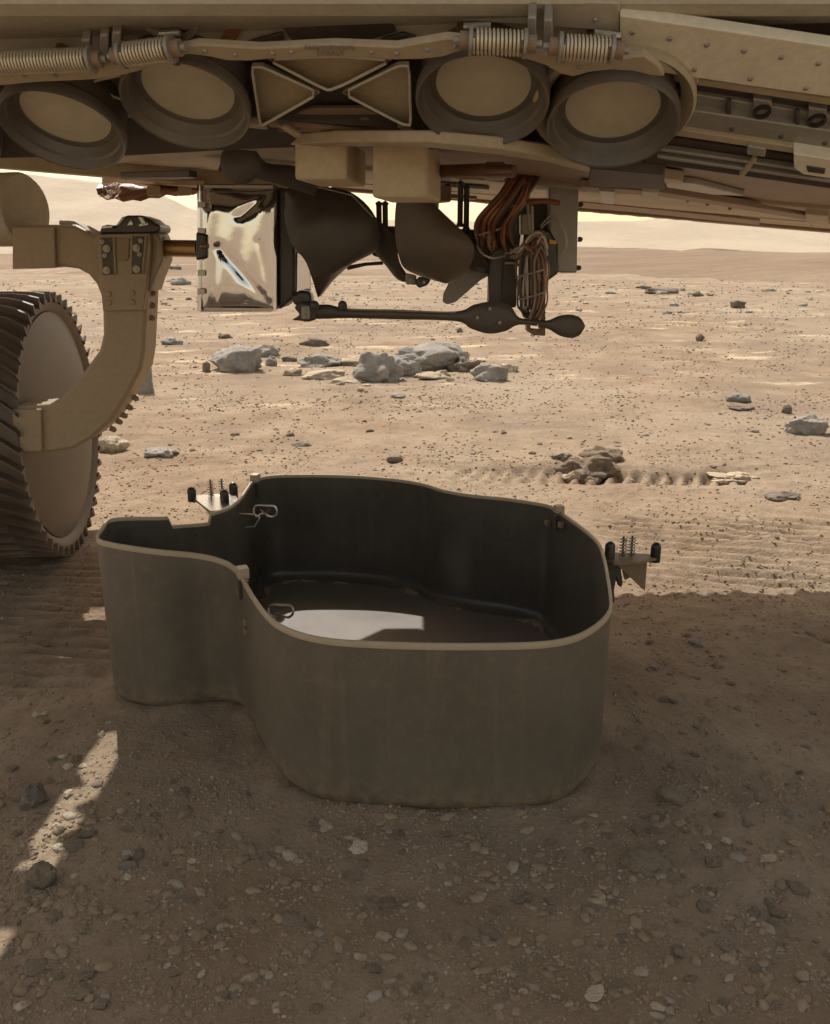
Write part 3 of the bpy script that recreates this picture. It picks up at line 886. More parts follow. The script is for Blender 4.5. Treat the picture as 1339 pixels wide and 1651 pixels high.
blob_strip('thermal_blanket', [(x, 297 + 3 * math.sin(x)) for x in xs_b], [(160, 316), (172, 321), (186, 322), (200, 324), (214, 324), (228, 323), (242, 321), (256, 318), (270, 316), (284, 315), (298, 314), (312, 313), (322, 312)], 1.765, 0.016, MT['blanket'], 1)
tw = MB()
for k in range(16):
    x, y = rng.uniform(163, 192), rng.uniform(300, 318)
    a = [onY(x + rng.uniform(-9, 9), y + rng.uniform(-7, 7), 1.735 + rng.uniform(-0.008, 0.004)) for _ in range(4)]
    tw.prism([a[0], a[1], a[2]], (0, 0.001, 0.001))
tw.build('torn_lining', MT['white'], rover)
for x in (246, 296):
    slabY('strap', [(x - 9, 299), (x + 12, 299), (x + 12, 315), (x - 9, 316)], 1.738, 0.006, MT['tan'], rover)

# suspension arm
ARM_Y = 1.50
arm = slabY('suspension_arm', [(40, 362), (92, 362), (120, 362), (150, 378), (160, 372), (238, 372), (240, 395), (238, 450), (236, 500), (233, 565), (228, 595), (205, 640), (178, 680), (150, 706), (118, 724), (80, 730), (20, 730),
             (20, 655), (78, 652), (100, 640), (135, 600), (160, 565), (166, 540), (165, 500), (163, 478), (155, 458), (142, 442), (125, 433), (100, 430), (40, 434)],
            ARM_Y, 0.075, MT['olive'], rover, 0.006)
def sub(o, parent):
    o.parent = parent
    o.matrix_parent_inverse = Matrix.Identity(4)
    return o
# knuckle plate with two sunken pockets and bolts
sub(slabY('knuckle_plate', [(156, 378), (242, 376), (244, 400), (232, 500), (166, 502), (160, 440)], ARM_Y - 0.012, 0.014, MT['olive'], None, 0.002), arm)
for pts in ([(162, 384), (184, 383), (187, 442), (166, 443)], [(213, 382), (236, 381), (231, 440), (212, 442)]):
    sub(slabY('pocket', pts, ARM_Y - 0.014, 0.004, MT['dark'], None, 0.001), arm)
    n = len(pts)
    sub(MB().tube([onY(x, y, ARM_Y - 0.014) for x, y in pts], 0.0022, 6, closed=True).build('pocket_lip', MT['olive'], None, True), arm)
sub(slabY('slot', [(188, 384), (209, 384), (208, 415), (204, 421), (192, 421), (188, 415)], ARM_Y - 0.0145, 0.004, MT['brown'], None, 0.001), arm)
for x, y in ((173, 401), (173, 436), (221, 400), (221, 434), (166, 390), (228, 388), (170, 412), (226, 410)):
    big = y not in (390, 388, 412, 410)
    sub(MB().lathe(onY(x, y, ARM_Y - 0.014), (0, -1, 0), [(0, 0.006), (0.003, 0.006), (0.003, 0.004), (0.006, 0.004), (0.0065, 0)] if big else [(0, 0.004), (0.004, 0.003), (0.0045, 0)], 14).build('bolt', MT['paint' if big else 'grey'], None, True), arm)
for x, y in ((176, 474), (176, 488), (214, 472), (214, 487)):
    sub(MB().lathe(onY(x, y, ARM_Y - 0.012), (0, -1, 0), [(0, 0.003), (0.004, 0.003), (0.005, 0)], 12).build('bolt', MT['olive'], None, True), arm)
for x, y in ((241, 470), (241, 490), (240, 510), (205, 655), (196, 668), (188, 678), (178, 690), (214, 640)):
    p = onY(x, y, ARM_Y + 0.03)
    sub(MB().dome(p, 0.005, 0.012, (0.9, 0, -0.4)).build('rivet', MT['brown'], None, True), arm)
sub(slabY('clevis', [(236, 372), (254, 374), (262, 392), (262, 420), (250, 450), (244, 470), (238, 470), (238, 400)], ARM_Y + 0.004, 0.066, MT['tan'], None, 0.003), arm)
sub(slabY('end_plate', [(20, 366), (88, 366), (90, 432), (20, 434)], ARM_Y - 0.008, 0.010, MT['olive'], None, 0.002), arm)
sub(slabY('hub_plate', [(20, 660), (66, 660), (68, 728), (20, 730)], ARM_Y - 0.008, 0.010, MT['olive'], None, 0.002), arm)
sub(slabY('rib', [(95, 355), (120, 356), (156, 380), (150, 386), (118, 364), (95, 362)], ARM_Y + 0.02, 0.03, MT['paint'], None, 0.002), arm)
# dark ribbed cap on the knuckle
cap = MB()
cap.prism([onY(x, y, ARM_Y - 0.006) for x, y in ((160, 378), (162, 366), (172, 362), (186, 364), (196, 350), (206, 347), (226, 347), (240, 352), (250, 360), (258, 362), (258, 374), (240, 378))], (0, 0.07, 0))
cap = cap.build('knuckle_cap', MT['black'], rover, False, 0.004)
for pts in ([(186, 364), (198, 350), (203, 349), (192, 364)], [(222, 349), (230, 349), (238, 362), (230, 364)], [(204, 364), (212, 352), (216, 364)], [(164, 364), (182, 363), (182, 368), (164, 369)], [(224, 360), (240, 358), (240, 364), (224, 366)]):
    sub(slabY('cap_rib', pts, ARM_Y - 0.010, 0.05, MT['steel'], None, 0.0015), cap)
# cross shaft from the knuckle towards the helicopter
MB().tube([onY(255, 400, 1.53), onY(322, 401, 1.50)], [0.0135, 0.0135], 24).build('cross_shaft', MT['bronze'], rover, True)
MB().lathe(onY(262, 400, 1.528), (1, 0, 0), [(0.0135, 0), (0.018, 0), (0.018, 0.006), (0.0135, 0.006)], 24).build('shaft_collar', MT['brown'], rover, True)
# round drive housing above, at the left
MB().lathe(onY(42, 338, 1.56), (1, -0.35, 0), [(0, 0.0), (0.056, 0.0), (0.060, -0.006), (0.060, -0.12), (0, -0.12)], 40).build('drive_housing', MT['paint'], rover, True)

# wheel
WC = Vector((-0.712, 1.735, 0.268))
WN = Vector((0.997, 0.080, 0)).normalized()
WR, WW = 0.248, 0.30
rimc = WC
wheel = MB().lathe(rimc, WN, [(0, -0.055), (0.10, -0.050), (0.20, -0.028), (0.232, -0.006), (0.240, 0.0), (0.2475, 0.0), (WR, -0.004), (WR, -WW + 0.004), (0.2475, -WW), (0.238, -WW), (0.22, -0.20), (0.05, -0.18), (0, -0.18)], 96).build('wheel', MT['wheel'], rover, True, 0, 40)
# skin inside the rim bulges towards the viewer
sub(MB().lathe(rimc, WN, [(0, 0.018), (0.06, 0.0165), (0.12, 0.012), (0.18, 0.004), (0.225, -0.008)], 72).build('wheel_disc', MT['wheel'], None, True), wheel)
u_ = WN.cross(Vector((0, 0, 1))).normalized(); v_ = WN.cross(u_)
cl = MB()
for k in range(11):
    t = k / 10
    ph = 0.035 * math.sin(t * 2 * math.pi) / WR
    d = u_ * math.sin(ph) + v_ * math.cos(ph)
    tq = u_ * math.cos(ph) - v_ * math.sin(ph)
    base = -WN * (-0.004 + (WW - 0.004) * t)
    for (rr, tt) in ((WR - 0.004, -0.0055), (WR + 0.016, -0.0024), (WR + 0.016, 0.0024), (WR - 0.004, 0.0055)):
        cl.v.append(base + d * rr + tq * tt)
for k in range(10):
    for q in range(4):
        q2 = (q + 1) % 4
        cl.f.append((k * 4 + q, k * 4 + q2, k * 4 + 4 + q2, k * 4 + 4 + q))
cl.f += [(0, 1, 2, 3), (43, 42, 41, 40)]
cleat0 = cl.build('cleat', MT['wheel'], None, False)
cleat0.matrix_world = Matrix.Translation(rimc)
for k in range(48):
    o = cleat0 if k == 0 else cleat0.copy()
    if k:
        C.objects.link(o)
    o.parent = wheel
    o.matrix_parent_inverse = Matrix.Identity(4)
    o.matrix_basis = Matrix.Translation(rimc) @ Matrix.Rotation(2 * math.pi * k / 48, 4, WN)

# equipment hanging from the belly between the blades and the rear
def hang_box(name, f, side, Yf, dep, mat, par, yaw=0.0, bot=0):
    """block seen square on, its right flank swung back by yaw"""
    (x0, y0, x1, y1) = f
    a, b, c_, d = onY(x0, y0, Yf), onY(x1, y0, Yf), onY(x1, y1, Yf), onY(x0, y1, Yf)
    return MB().prism([a, b, c_, d], (yaw, dep, 0)).build(name, mat, par, False, 0.004)
hang_box('hanger_block', (475, 226, 560, 290), 0, 1.07, 0.11, MT['block'], rover, 0.016)
hang_box('hanger_block', (600, 224, 690, 319), 0, 1.06, 0.10, MT['block'], rover, 0.018)

# ------------------------------------------------------------------ helicopter, slung sideways under the belly
heli = empty('helicopter', (-0.2, 1.42, 0.30))
tag(heli, 'silver-foil box helicopter slung sideways with dark folded rotor blades', 'helicopter')
HB = 1.40
# foil box: pillowed, crumpled front
def foil_box():
    n, m = 40, 60
    x0, x1, y0, y1 = 318, 446, 298, 502
    vs, fs = [], []
    for j in range(m + 1):
        for i in range(n + 1):
            u, v = i / n, j / m
            p = onY(x0 + (x1 - x0) * u, y0 + (y1 - y0) * v, HB)
            ex = min(u, 1 - u) * 2; ey = min(v, 1 - v) * 2
            pil = (1 - (1 - min(1, ex * 2.2)) ** 2) * (1 - (1 - min(1, ey * 2.2)) ** 2)
            p.y -= 0.010 * pil
            # creases in the foil running to the lower corners and the top right
            def crease(ua, va, ub, vb, wd, dp):
                dx, dy = ub - ua, (vb - va) * 1.6
                L = math.hypot(dx, dy)
                qx, qy = u - ua, (v - va) * 1.6
                s_ = max(0, min(1, (qx * dx + qy * dy) / (L * L)))
                dd = math.hypot(qx - dx * s_, qy - dy * s_)
                return dp * math.exp(-(dd / wd) ** 2)
            p.y += crease(0.30, 0.50, 1.0, 1.0, 0.06, 0.003) * pil
            p.y += crease(0.27, 0.50, 0.22, 1.0, 0.05, 0.003) * pil
            p.y += crease(0.80, 0.45, 0.92, 0.85, 0.04, 0.002) * pil
            p.y += crease(0.55, 0.25, 1.0, 0.05, 0.06, 0.0025) * pil
            p.y += crease(0.10, 0.05, 0.16, 0.18, 0.03, 0.0025)
            p.y += 0.0004 * math.sin(u * 19 + v * 7) * pil
            vs.append(p)
    for j in range(m):
        for i in range(n):
            a = j * (n + 1) + i
            fs.append((a, a + 1, a + n + 2, a + n + 1))
    return MB().add(vs, fs).build('foil_face', MT['foil'], heli, True, 0, 80)
foil_box()
a, b, c_, d = onY(317, 296, HB + 0.0), onY(447, 296, HB), onY(447, 503, HB), onY(317, 503, HB)
MB().prism([a, b, c_, d], (0, 0.15, 0)).build('fuselage_box', MT['dark'], heli, False, 0.010)
MB().tube([onY(324, 298, HB - 0.004), onY(323, 400, HB - 0.005), onY(323, 500, HB - 0.004)], 0.0028, 8).build('seam', MT['foil'], heli, True)
slabY('side_panel', [(449, 300), (477, 310), (475, 480), (450, 500)], HB + 0.012, 0.10, MT['dark'], heli, 0.004)
slabY('foil_flap', [(478, 405), (500, 420), (502, 470), (478, 480)], HB + 0.03, 0.004, MT['foil'], heli, 0.001)
con = slabY('connector', [(316, 374), (334, 378), (334, 416), (316, 420)], HB - 0.014, 0.02, MT['black'], heli, 0.003)
sub(MB().dome(onY(328, 397, HB - 0.016), 0.004, 0.008, (0, -1, 0)).build('connector_pin', MT['bronze'], None, True), con)
def ribbon(name, st, mat, th=0.004, camber=0.0, K=10):
    """blade lofted through stations (xA,yA,xB,yB,Y): cambered section, rounded edges"""
    vs, fs = [], []
    # refine stations with Catmull-Rom
    S = []
    for i in range(len(st) - 1):
        p0, p1, p2, p3 = st[max(i - 1, 0)], st[i], st[i + 1], st[min(i + 2, len(st) - 1)]
        for q in range(5):
            t = q / 5
            S.append([0.5 * ((2 * b_) + (-a_ + c2) * t + (2 * a_ - 5 * b_ + 4 * c2 - d_) * t * t + (-a_ + 3 * b_ - 3 * c2 + d_) * t ** 3) for a_, b_, c2, d_ in zip(p0, p1, p2, p3)])
    S.append(list(st[-1]))
    n = 2 * K
    for s_ in S:
        A, B = onY(s_[0], s_[1], s_[4]), onY(s_[2], s_[3], s_[4])
        for side in (0, 1):
            for k in range(K):
                t = (k + 0.5 * 0) / (K - 1)
                t2 = t if side == 0 else 1 - t
                p = A.lerp(B, t2)
                prof = math.sqrt(max(0, 1 - (2 * t2 - 1) ** 2))
                p.y += camber * (1 - (2 * t2 - 1) ** 2) * -1 + (th / 2 + 0.0008) * prof * (-1 if side == 0 else 1)
                vs.append(p)
    for i in range(len(S) - 1):
        for k in range(n):
            k2 = (k + 1) % n
            fs.append((i * n + k, i * n + k2, (i + 1) * n + k2, (i + 1) * n + k))
    fs.append(tuple(range(n))); fs.append(tuple(range((len(S) - 1) * n, len(S) * n))[::-1])
    return MB().add(vs, fs).build(name, mat, heli, True, 0, 50)
# big near blade: broad at left, sweeping to a point below
ribbon('rotor_blade', [(458, 322, 470, 297, 1.40), (459, 352, 520, 300, 1.39), (470, 392, 570, 312, 1.375), (492, 420, 606, 350, 1.375), (503, 448, 610, 400, 1.385), (508, 464, 570, 424, 1.40), (511, 474, 540, 450, 1.41), (513, 480, 519, 476, 1.415)], MT['blade'], 0.006, 0.014)
ribbon('rotor_blade', [(570, 312, 600, 345, 1.41), (585, 345, 640, 384, 1.42), (592, 380, 642, 410, 1.43), (605, 408, 646, 425, 1.44), (622, 428, 655, 440, 1.445), (638, 448, 662, 450, 1.45), (648, 454, 660, 455, 1.45)], MT['blade'], 0.006, 0.006)
ribbon('rotor_blade', [(640, 318, 692, 318, 1.345), (637, 350, 722, 352, 1.345), (638, 385, 755, 382, 1.345), (644, 415, 765, 404, 1.35), (652, 432, 758, 428, 1.36), (672, 443, 742, 448, 1.37), (700, 452, 728, 456, 1.375), (714, 456, 720, 457, 1.375)], MT['blade'], 0.006, 0.014)
ribbon('rotor_blade', [(690, 320, 705, 335, 1.40), (715, 345, 735, 362, 1.40), (735, 372, 765, 392, 1.41), (742, 398, 790, 425, 1.42), (748, 420, 796, 440, 1.43), (760, 436, 800, 444, 1.43)], MT['dark'], 0.006, 0.004)
slabY('landing_leg', [(752, 418), (770, 434), (795, 441), (775, 452), (750, 474), (735, 487), (722, 491), (714, 487), (715, 474), (726, 452), (742, 432)], 1.46, 0.006, MT['greyblade'], heli, 0.002)
slabY('blade_grip', [(676, 446), (696, 449), (690, 460), (676, 465), (668, 456)], 1.40, 0.02, MT['dark'], heli, 0.003)
slabY('blade_grip', [(654, 440), (672, 444), (672, 460), (654, 458)], 1.41, 0.02, MT['greyblade'], heli, 0.003)
# low horizontal blade with swollen root cuff and the paddle tip beyond
ribbon('rotor_blade', [(498, 514, 498, 492, 1.37), (530, 514, 530, 491, 1.37), (560, 513, 560, 497, 1.37), (640, 515, 640, 499, 1.365), (735, 518, 735, 502, 1.36), (760, 530, 765, 491, 1.36), (788, 538, 795, 486, 1.36), (815, 534, 822, 492, 1.36), (836, 524, 838, 512, 1.36), (866, 526, 868, 514, 1.36)], MT['blade'], 0.010, 0.0)
ribbon('rotor_blade', [(868, 528, 868, 516, 1.37), (885, 531, 885, 516, 1.37), (902, 541, 902, 509, 1.37), (920, 545, 920, 507, 1.37), (934, 541, 934, 511, 1.37), (941, 532, 941, 519, 1.37), (943, 527, 943, 524, 1.37)], MT['blade'], 0.007, 0.0)
slabY('blade_root', [(474, 496), (484, 486), (502, 490), (510, 496), (510, 516), (498, 519), (470, 516), (484, 508)], 1.36, 0.03, MT['dark'], heli, 0.003)
slabY('root_clamp', [(486, 493), (500, 493), (500, 515), (486, 515)], 1.352, 0.012, MT['grey'], heli, 0.002)
slabY('root_housing', [(470, 478), (482, 468), (500, 470), (504, 488), (488, 494), (474, 492)], 1.38, 0.04, MT['black'], heli, 0.004)
for x in (508, 553):
    MB().dome(onY(x, 497, 1.355), 0.007, 0.012, (0, -0.4, 1)).build('blade_stud', MT['dark'], heli, True)
# blade tip pointing at the viewer, top left, with its shank
MB().lathe(onY(386, 264, 1.19), Vector((-0.1, -1, -0.1)), [(0, 0.004), (0.020, 0.003), (0.025, 0.0), (0.0255, -0.004), (0, -0.006)], 40).build('blade_tip', MT['blade'], heli, True)
ribbon('rotor_blade', [(352, 276, 366, 244, 1.20), (395, 284, 408, 240, 1.21), (430, 292, 430, 262, 1.24), (476, 306, 478, 268, 1.29), (510, 318, 512, 288, 1.33)], MT['blade'], 0.01, 0.0)
for x, y, Yb in ((684, 455, 1.398), (662, 450, 1.408), (492, 500, 1.350), (492, 508, 1.350), (790, 498, 1.350), (806, 520, 1.350), (770, 512, 1.351), (620, 402, 1.448), (608, 396, 1.448), (776, 404, 1.438), (790, 420, 1.438)):
    MB().lathe(onY(x, y, Yb), (0, -1, 0), [(0, 0.004), (0.0026, 0.0035), (0.003, 0)], 10).build('bolt', MT['grey'], heli, True)
MB().tube([onY(560, 499, 1.362), onY(640, 501, 1.357), onY(735, 504, 1.352)], 0.0012, 6).build('edge_strip', MT['greyblade'], heli, True)
MB().tube([onY(470, 300, 1.392), onY(520, 303, 1.38), onY(568, 315, 1.368), (onY(602, 350, 1.37))], 0.0012, 6).build('edge_strip', MT['greyblade'], heli, True)
for x0, x1, y in ((330, 440, 301), (330, 440, 499)):
    slabY('foil_tape', [(x0, y - 3), (x1, y - 2), (x1, y + 3), (x0, y + 2)], 1.3885, 0.0012, MT['wire'], heli, 0.0003)
for y in (330, 372, 440, 470):
    slabY('foil_tape', [(319, y - 5), (331, y - 4), (331, y + 4), (319, y + 5)], 1.3895, 0.0012, MT['wire'], heli, 0.0003)
# rotor mast: stacked dark cylinders, swashplates
MB().tube([onY(500, 372, 1.46), onY(800, 384, 1.46)], 0.012, 20).build('rotor_mast', MT['dark'], heli, True)
for x, y0, y1 in ((612, 340, 398), (622, 340, 398), (742, 298, 366), (752, 296, 372)):
    MB().lathe(onY(x, y1, 1.45), (0, 0, 1), [(0, 0), (0.006, 0), (0.006, 0.004), (0.0045, 0.006), (0.0045, 0.062), (0.006, 0.066), (0, 0.07)], 16).build('damper', MT['black'], heli, True)
slabY('swashplate', [(600, 372), (640, 386), (640, 424), (600, 412)], 1.45, 0.05, MT['black'], heli, 0.004)
slabY('swashplate', [(758, 386), (800, 398), (800, 440), (768, 436)], 1.44, 0.05, MT['black'], heli, 0.004)
MB().tube([onY(560, 432, 1.50), onY(590, 426, 1.50), onY(618, 424, 1.50)], [0.004, 0.003, 0.003], 10).build('pitch_link', MT['dark'], heli, True)
slabY('bracket_foot', [(690, 322), (708, 336), (708, 325), (700, 318)], 1.39, 0.03, MT['tan'], heli, 0.002)

# ------------------------------------------------------------------ delivery arm with its cable looms (part of the rover)
slabY('delivery_plate', [(884, 268), (932, 272), (934, 300), (932, 370), (931, 440), (906, 440), (884, 436), (886, 360)], 1.46, 0.03, MT['grey'], rover, 0.003)
for x, y in ((933, 386), (931, 432), (934, 330), (935, 300)):
    MB().dome(onY(x - 1, y, 1.465), 0.004, 0.008, (1, -0.2, 0)).build('edge_bolt', MT['dark'], rover, True)
slabY('inner_plate', [(835, 330), (886, 322), (886, 420), (835, 430)], 1.50, 0.02, MT['dark'], rover, 0.002)
slabY('pale_block', [(841, 345), (860, 345), (860, 378), (841, 378)], 1.42, 0.03, MT['paint'], rover, 0.002)
slabY('delivery_post', [(800, 340), (838, 336), (836, 400), (833, 496), (788, 496), (790, 420)], 1.41, 0.035, MT['dark'], rover, 0.003)
slabY('post_channel', [(812, 420), (834, 420), (832, 492), (810, 492)], 1.402, 0.008, MT['dark2'], rover, 0.001)
for y in (408, 424):
    MB().tube([onY(814, y, 1.40), onY(836, y, 1.40)], 0.002, 8).build('post_clip', MT['wire'], rover, True)
for x0, y0, x1, y1 in ((851, 330, 857, 372), (858, 332, 862, 372)):
    MB().tube([onY(x0, y0, 1.40), onY(x1 - 3, y1, 1.40)], 0.0022, 8).build('rod', MT['paint'], rover, True)
slabY('gear_box', [(846, 372), (872, 366), (888, 372), (900, 392), (902, 440), (880, 456), (850, 452), (840, 420)], 1.44, 0.05, MT['black'], rover, 0.004)
slabY('warning_tab', [(886, 386), (898, 388), (898, 394), (886, 393)], 1.432, 0.004, MT['yellow'], rover, 0.0005)
slabY('lower_bracket', [(850, 512), (856, 512), (856, 530), (872, 532), (872, 508), (880, 506), (880, 542), (862, 541), (850, 534)], 1.40, 0.025, MT['brown'], rover, 0.002)
slabY('foot_post', [(866, 440), (880, 440), (880, 510), (868, 510)], 1.42, 0.02, MT['dark'], rover, 0.002)
slabY('hinge_plate', [(704, 300), (728, 292), (728, 324), (706, 326)], 1.50, 0.04, MT['brown'], rover, 0.002)
MB().tube([onP(700, 277, off(BELLY, -0.02)), onP(780, 275, off(BELLY, -0.02)), onP(830, 276, off(BELLY, -0.02))], [0.008, 0.008, 0.007], 16).build('duct', MT['kapton2'], rover, True)
MB().lathe(onP(782, 276, off(BELLY, -0.02)), (1, 0, 0), [(0.0082, 0), (0.0105, 0.001), (0.0105, 0.022), (0.0082, 0.024)], 20).build('duct_wrap', MT['grey'], rover, True)
slabY('cross_rail', [(700, 292), (790, 300), (790, 306), (700, 300)], 1.5, 0.03, MT['grey'], rover, 0.002)
slabY('cross_rail', [(700, 310), (770, 316), (770, 321), (700, 318)], 1.6, 0.03, MT['brown'], rover, 0.002)
slabY('mount_rail', [(705, 258), (880, 262), (882, 272), (705, 270)], 1.46, 0.04, MT['dark'], rover, 0.002)
def cable(pts, r, mat, j=2.0, name='cable'):
    P = []
    n = len(pts)
    for i in range(n - 1):
        p0, p1, p2, p3 = pts[max(i - 1, 0)], pts[i], pts[i + 1], pts[min(i + 2, n - 1)]
        for q in range(6):
            t = q / 6
            P.append([0.5 * ((2 * b_) + (-a_ + c2) * t + (2 * a_ - 5 * b_ + 4 * c2 - d_) * t * t + (-a_ + 3 * b_ - 3 * c2 + d_) * t ** 3) for a_, b_, c2, d_ in zip(p0, p1, p2, p3)])
    P.append(list(pts[-1]))
    return MB().tube([onY(*p) for p in P], r, 8).build(name, mat, rover, True)
for k in range(26):
    t = k / 25
    x0 = 838 + 38 * t + rng.uniform(-3, 3)
    x1 = 776 + 48 * t + rng.uniform(-5, 5)
    Yk = 1.37 + rng.uniform(-0.02, 0.03)
    sag = rng.uniform(-14, 10)
    cable([(x0, 262, 1.42), (x0 - 10, 284 + rng.uniform(-4, 4), Yk), ((x0 + x1) / 2 + sag, 318 + 10 * t, Yk - 0.01), (x1 + sag * 0.5, 352 + 12 * t, Yk), (x1 - 2 + rng.uniform(-6, 6), 384 + rng.uniform(-8, 14), Yk + 0.02), (x1 + rng.uniform(-4, 14), 408, 1.43)],
          rng.uniform(0.0018, 0.0042), MT[rng.choice(('kapton', 'kapton2', 'kapton2', 'brown', 'dark', 'kapton2'))])
for k in range(22):
    x0 = 838 + 42 * k / 21
    w_ = rng.uniform(0.5, 1)
    Yk = 1.37 + rng.uniform(-0.015, 0.02)
    yb = 516 + rng.uniform(-22, 4)
    xb = 852 + (x0 - 858) * 0.6
    cable([(852 + rng.uniform(-8, 22), 392 + rng.uniform(-10, 14), Yk), (x0 + rng.uniform(-4, 4), 420, Yk), (x0 + (x0 - 858) * 0.12, 462, Yk), (x0 + rng.uniform(-3, 3), 490, Yk), (xb, yb, Yk), (857 + rng.uniform(-6, 6), 518 + rng.uniform(-4, 4), Yk + 0.01)],
          rng.uniform(0.0012, 0.0026), MT[rng.choice(('kapton', 'kapton2', 'kapton2', 'wire', 'brown', 'dark'))])
for k in range(7):
    y = 398 + rng.uniform(-14, 12)
    cable([(824, 410 + rng.uniform(-8, 8), 1.39), (838, 404 + rng.uniform(-10, 10), 1.375), (858, y - 8, 1.37), (874, 380 + rng.uniform(-8, 12), 1.38), (882, 396 + rng.uniform(-6, 16), 1.40)], rng.uniform(0.0012, 0.0026), MT[rng.choice(('wire', 'kapton2', 'brown'))])
for x, y, r_ in ((838, 298, 0.024), (812, 336, 0.026), (796, 372, 0.022), (856, 440, 0.02), (858, 476, 0.02)):
    MB().tube([onY(x, y, 1.375) + Vector((r_ * math.cos(a_ * 0.5236), 0.012 * math.sin(a_ * 0.5236) - 0.004, 0.006 * math.cos(a_ * 0.5236))) for a_ in range(12)], 0.0016, 6, closed=True).build('cable_tie', MT['wire'], rover, True)
cable([(842, 326, 1.39), (858, 325, 1.385), (880, 324, 1.385), (902, 328, 1.39)], 0.004, MT['kapton'])
for rad in (24, 34):
    cable([(872 + 0 * rad, 378 - rad * 0.4, 1.435), (890, 374 - rad * 0.8, 1.43), (905, 372 - rad * 0.4, 1.43), (908 + rad * 0.2, 390, 1.43), (905, 410, 1.435)], 0.0012, MT['wire'], name='thin_wire')
cable([(770, 396, 1.40), (780, 410, 1.39), (796, 416, 1.39), (815, 412, 1.40)], 0.0018, MT['wire'], name='thin_wire')

# ------------------------------------------------------------------ debris shield
shield = empty('debris_shield', (-0.02, 1.12, 0))
tag(shield, 'open tan-grey tub-shaped debris shield lying on the ground', 'shield')
def ring(d, z, smn):
    Nn = N_s if smn else N_m
    q = np.empty((NP, 3))
    q[:, :2] = O[:, :2] + Nn * d
    q[:, 2] = z
    return q
def loft(rings, fill_last):
    vs = np.vstack(rings)
    fs = []
    for r_ in range(len(rings) - 1):
        for i in range(NP):
            j = (i + 1) % NP
            fs.append((r_ * NP + i, r_ * NP + j, (r_ + 1) * NP + j, (r_ + 1) * NP + i))
    if fill_last:
        fs.append(tuple(range((len(rings) - 1) * NP, len(rings) * NP)))
    return MB().add([Vector(v) for v in vs], fs)
RB = 0.024
def wall(d0, floor, sgn):
    rs = [ring(d0, ztop - 0.002, True)]
    for z in (0.16, 0.12, 0.08, 0.055):
        rs.append(ring(d0 + 0.002 * (1 - z / RZ), np.minimum(z, ztop - 0.004), True))
    for k in range(8):
        a_ = k / 7 * math.pi / 2
        w__ = k / 7
        dd = d0 + 0.002 + RB * (1 - math.cos(a_))
        zz = floor + RB * (1 - math.sin(a_))
        q = ring(dd, zz, True) * (1 - w__) + ring(dd, zz, False) * w__
        rs.append(q)
    return rs
loft(wall(0.0, -0.004, 1), True).build('outer_shell', MT['shell'], shield, True, 0, 60)
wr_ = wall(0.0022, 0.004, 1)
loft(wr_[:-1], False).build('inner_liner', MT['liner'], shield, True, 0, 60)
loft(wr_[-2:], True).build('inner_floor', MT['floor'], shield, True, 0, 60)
rr_ = [ring(-0.0006, ztop - 0.007, True), ring(-0.0008, ztop - 0.0008, True), ring(0.0002, ztop + 0.0002, True), ring(0.0022, ztop + 0.0002, True), ring(0.0030, ztop - 0.0008, True), ring(0.0028, ztop - 0.005, True)]
loft(rr_, False).build('rim', MT['rim_edge'], shield, True, 0, 50)
# rim clips
def clip(px, py, z, w, h):
    c = onZ(px, py, z)
    k = int(np.argmin(np.hypot(O[:, 0] - c.x, O[:, 1] - c.y)))
    t = Vector((tang[k, 0], tang[k, 1], 0)).normalized()
    rot = Matrix(((t.x, -t.y, 0), (t.y, t.x, 0), (0, 0, 1)))
    p = Vector((O[k, 0] + N2[k, 0] * 0.0025, O[k, 1] + N2[k, 1] * 0.0025, ztop[k]))
    o = MB().box(p + Vector((0, 0, h * 0.25)), (w, 0.014, h), rot).build('rim_clip', MT['rim_edge'], shield, False, 0.001)
    s_ = MB().box(p + Vector((0, 0, -0.02)), (w * 0.5, 0.0135, 0.024), rot).build('clip_tongue', MT['dark'], None, False, 0.0008)
    s_.parent = o
    s_.matrix_parent_inverse = Matrix.Identity(4)
    return o
clip(406, 774, RZ, 0.016, 0.014); clip(394, 930, RZ, 0.016, 0.014); clip(905, 824, RZ, 0.014, 0.012)
# small fasteners on the outer wall at the neck, and inside the far corner
def wall_mark(px, py, ext=0.003, inside=False):
    r = ray(px, py)
    o = Vector((0, 0, CAM_H))
    best = None
    for k in range(NP):
        p = Vector((O[k, 0], O[k, 1], 0))
        s_ = (p.x * r.x + p.y * r.y) / (r.x ** 2 + r.y ** 2)
        q = o + r * s_
        dd = math.hypot(q.x - p.x, q.y - p.y)
        if 0 < q.z < RZ and dd < 0.006 and (best is None or (s_ < best[0]) != inside):
            best = (s_, q, k)
    if best is None:
        return
    s_, q, k = best
    t = Vector((tang[k, 0], tang[k, 1], 0)).normalized()
    rot = Matrix(((t.x, -t.y, 0), (t.y, t.x, 0), (0, 0, 1)))
    off_ = 0.0075 if inside else -0.0005
    pos_ = Vector((O[k, 0] + N2[k, 0] * off_, O[k, 1] + N2[k, 1] * off_, q.z))
    MB().box(pos_, (0.009, ext * 2, 0.009), rot).build('fastener', MT['brown'], shield, False, 0.0012)
for x, y in ((381, 955), (391, 1003), (391, 1018)):
    wall_mark(x, y)
for x, y in ((893, 842), (917, 846)):
    wall_mark(x, y, 0.004, True)
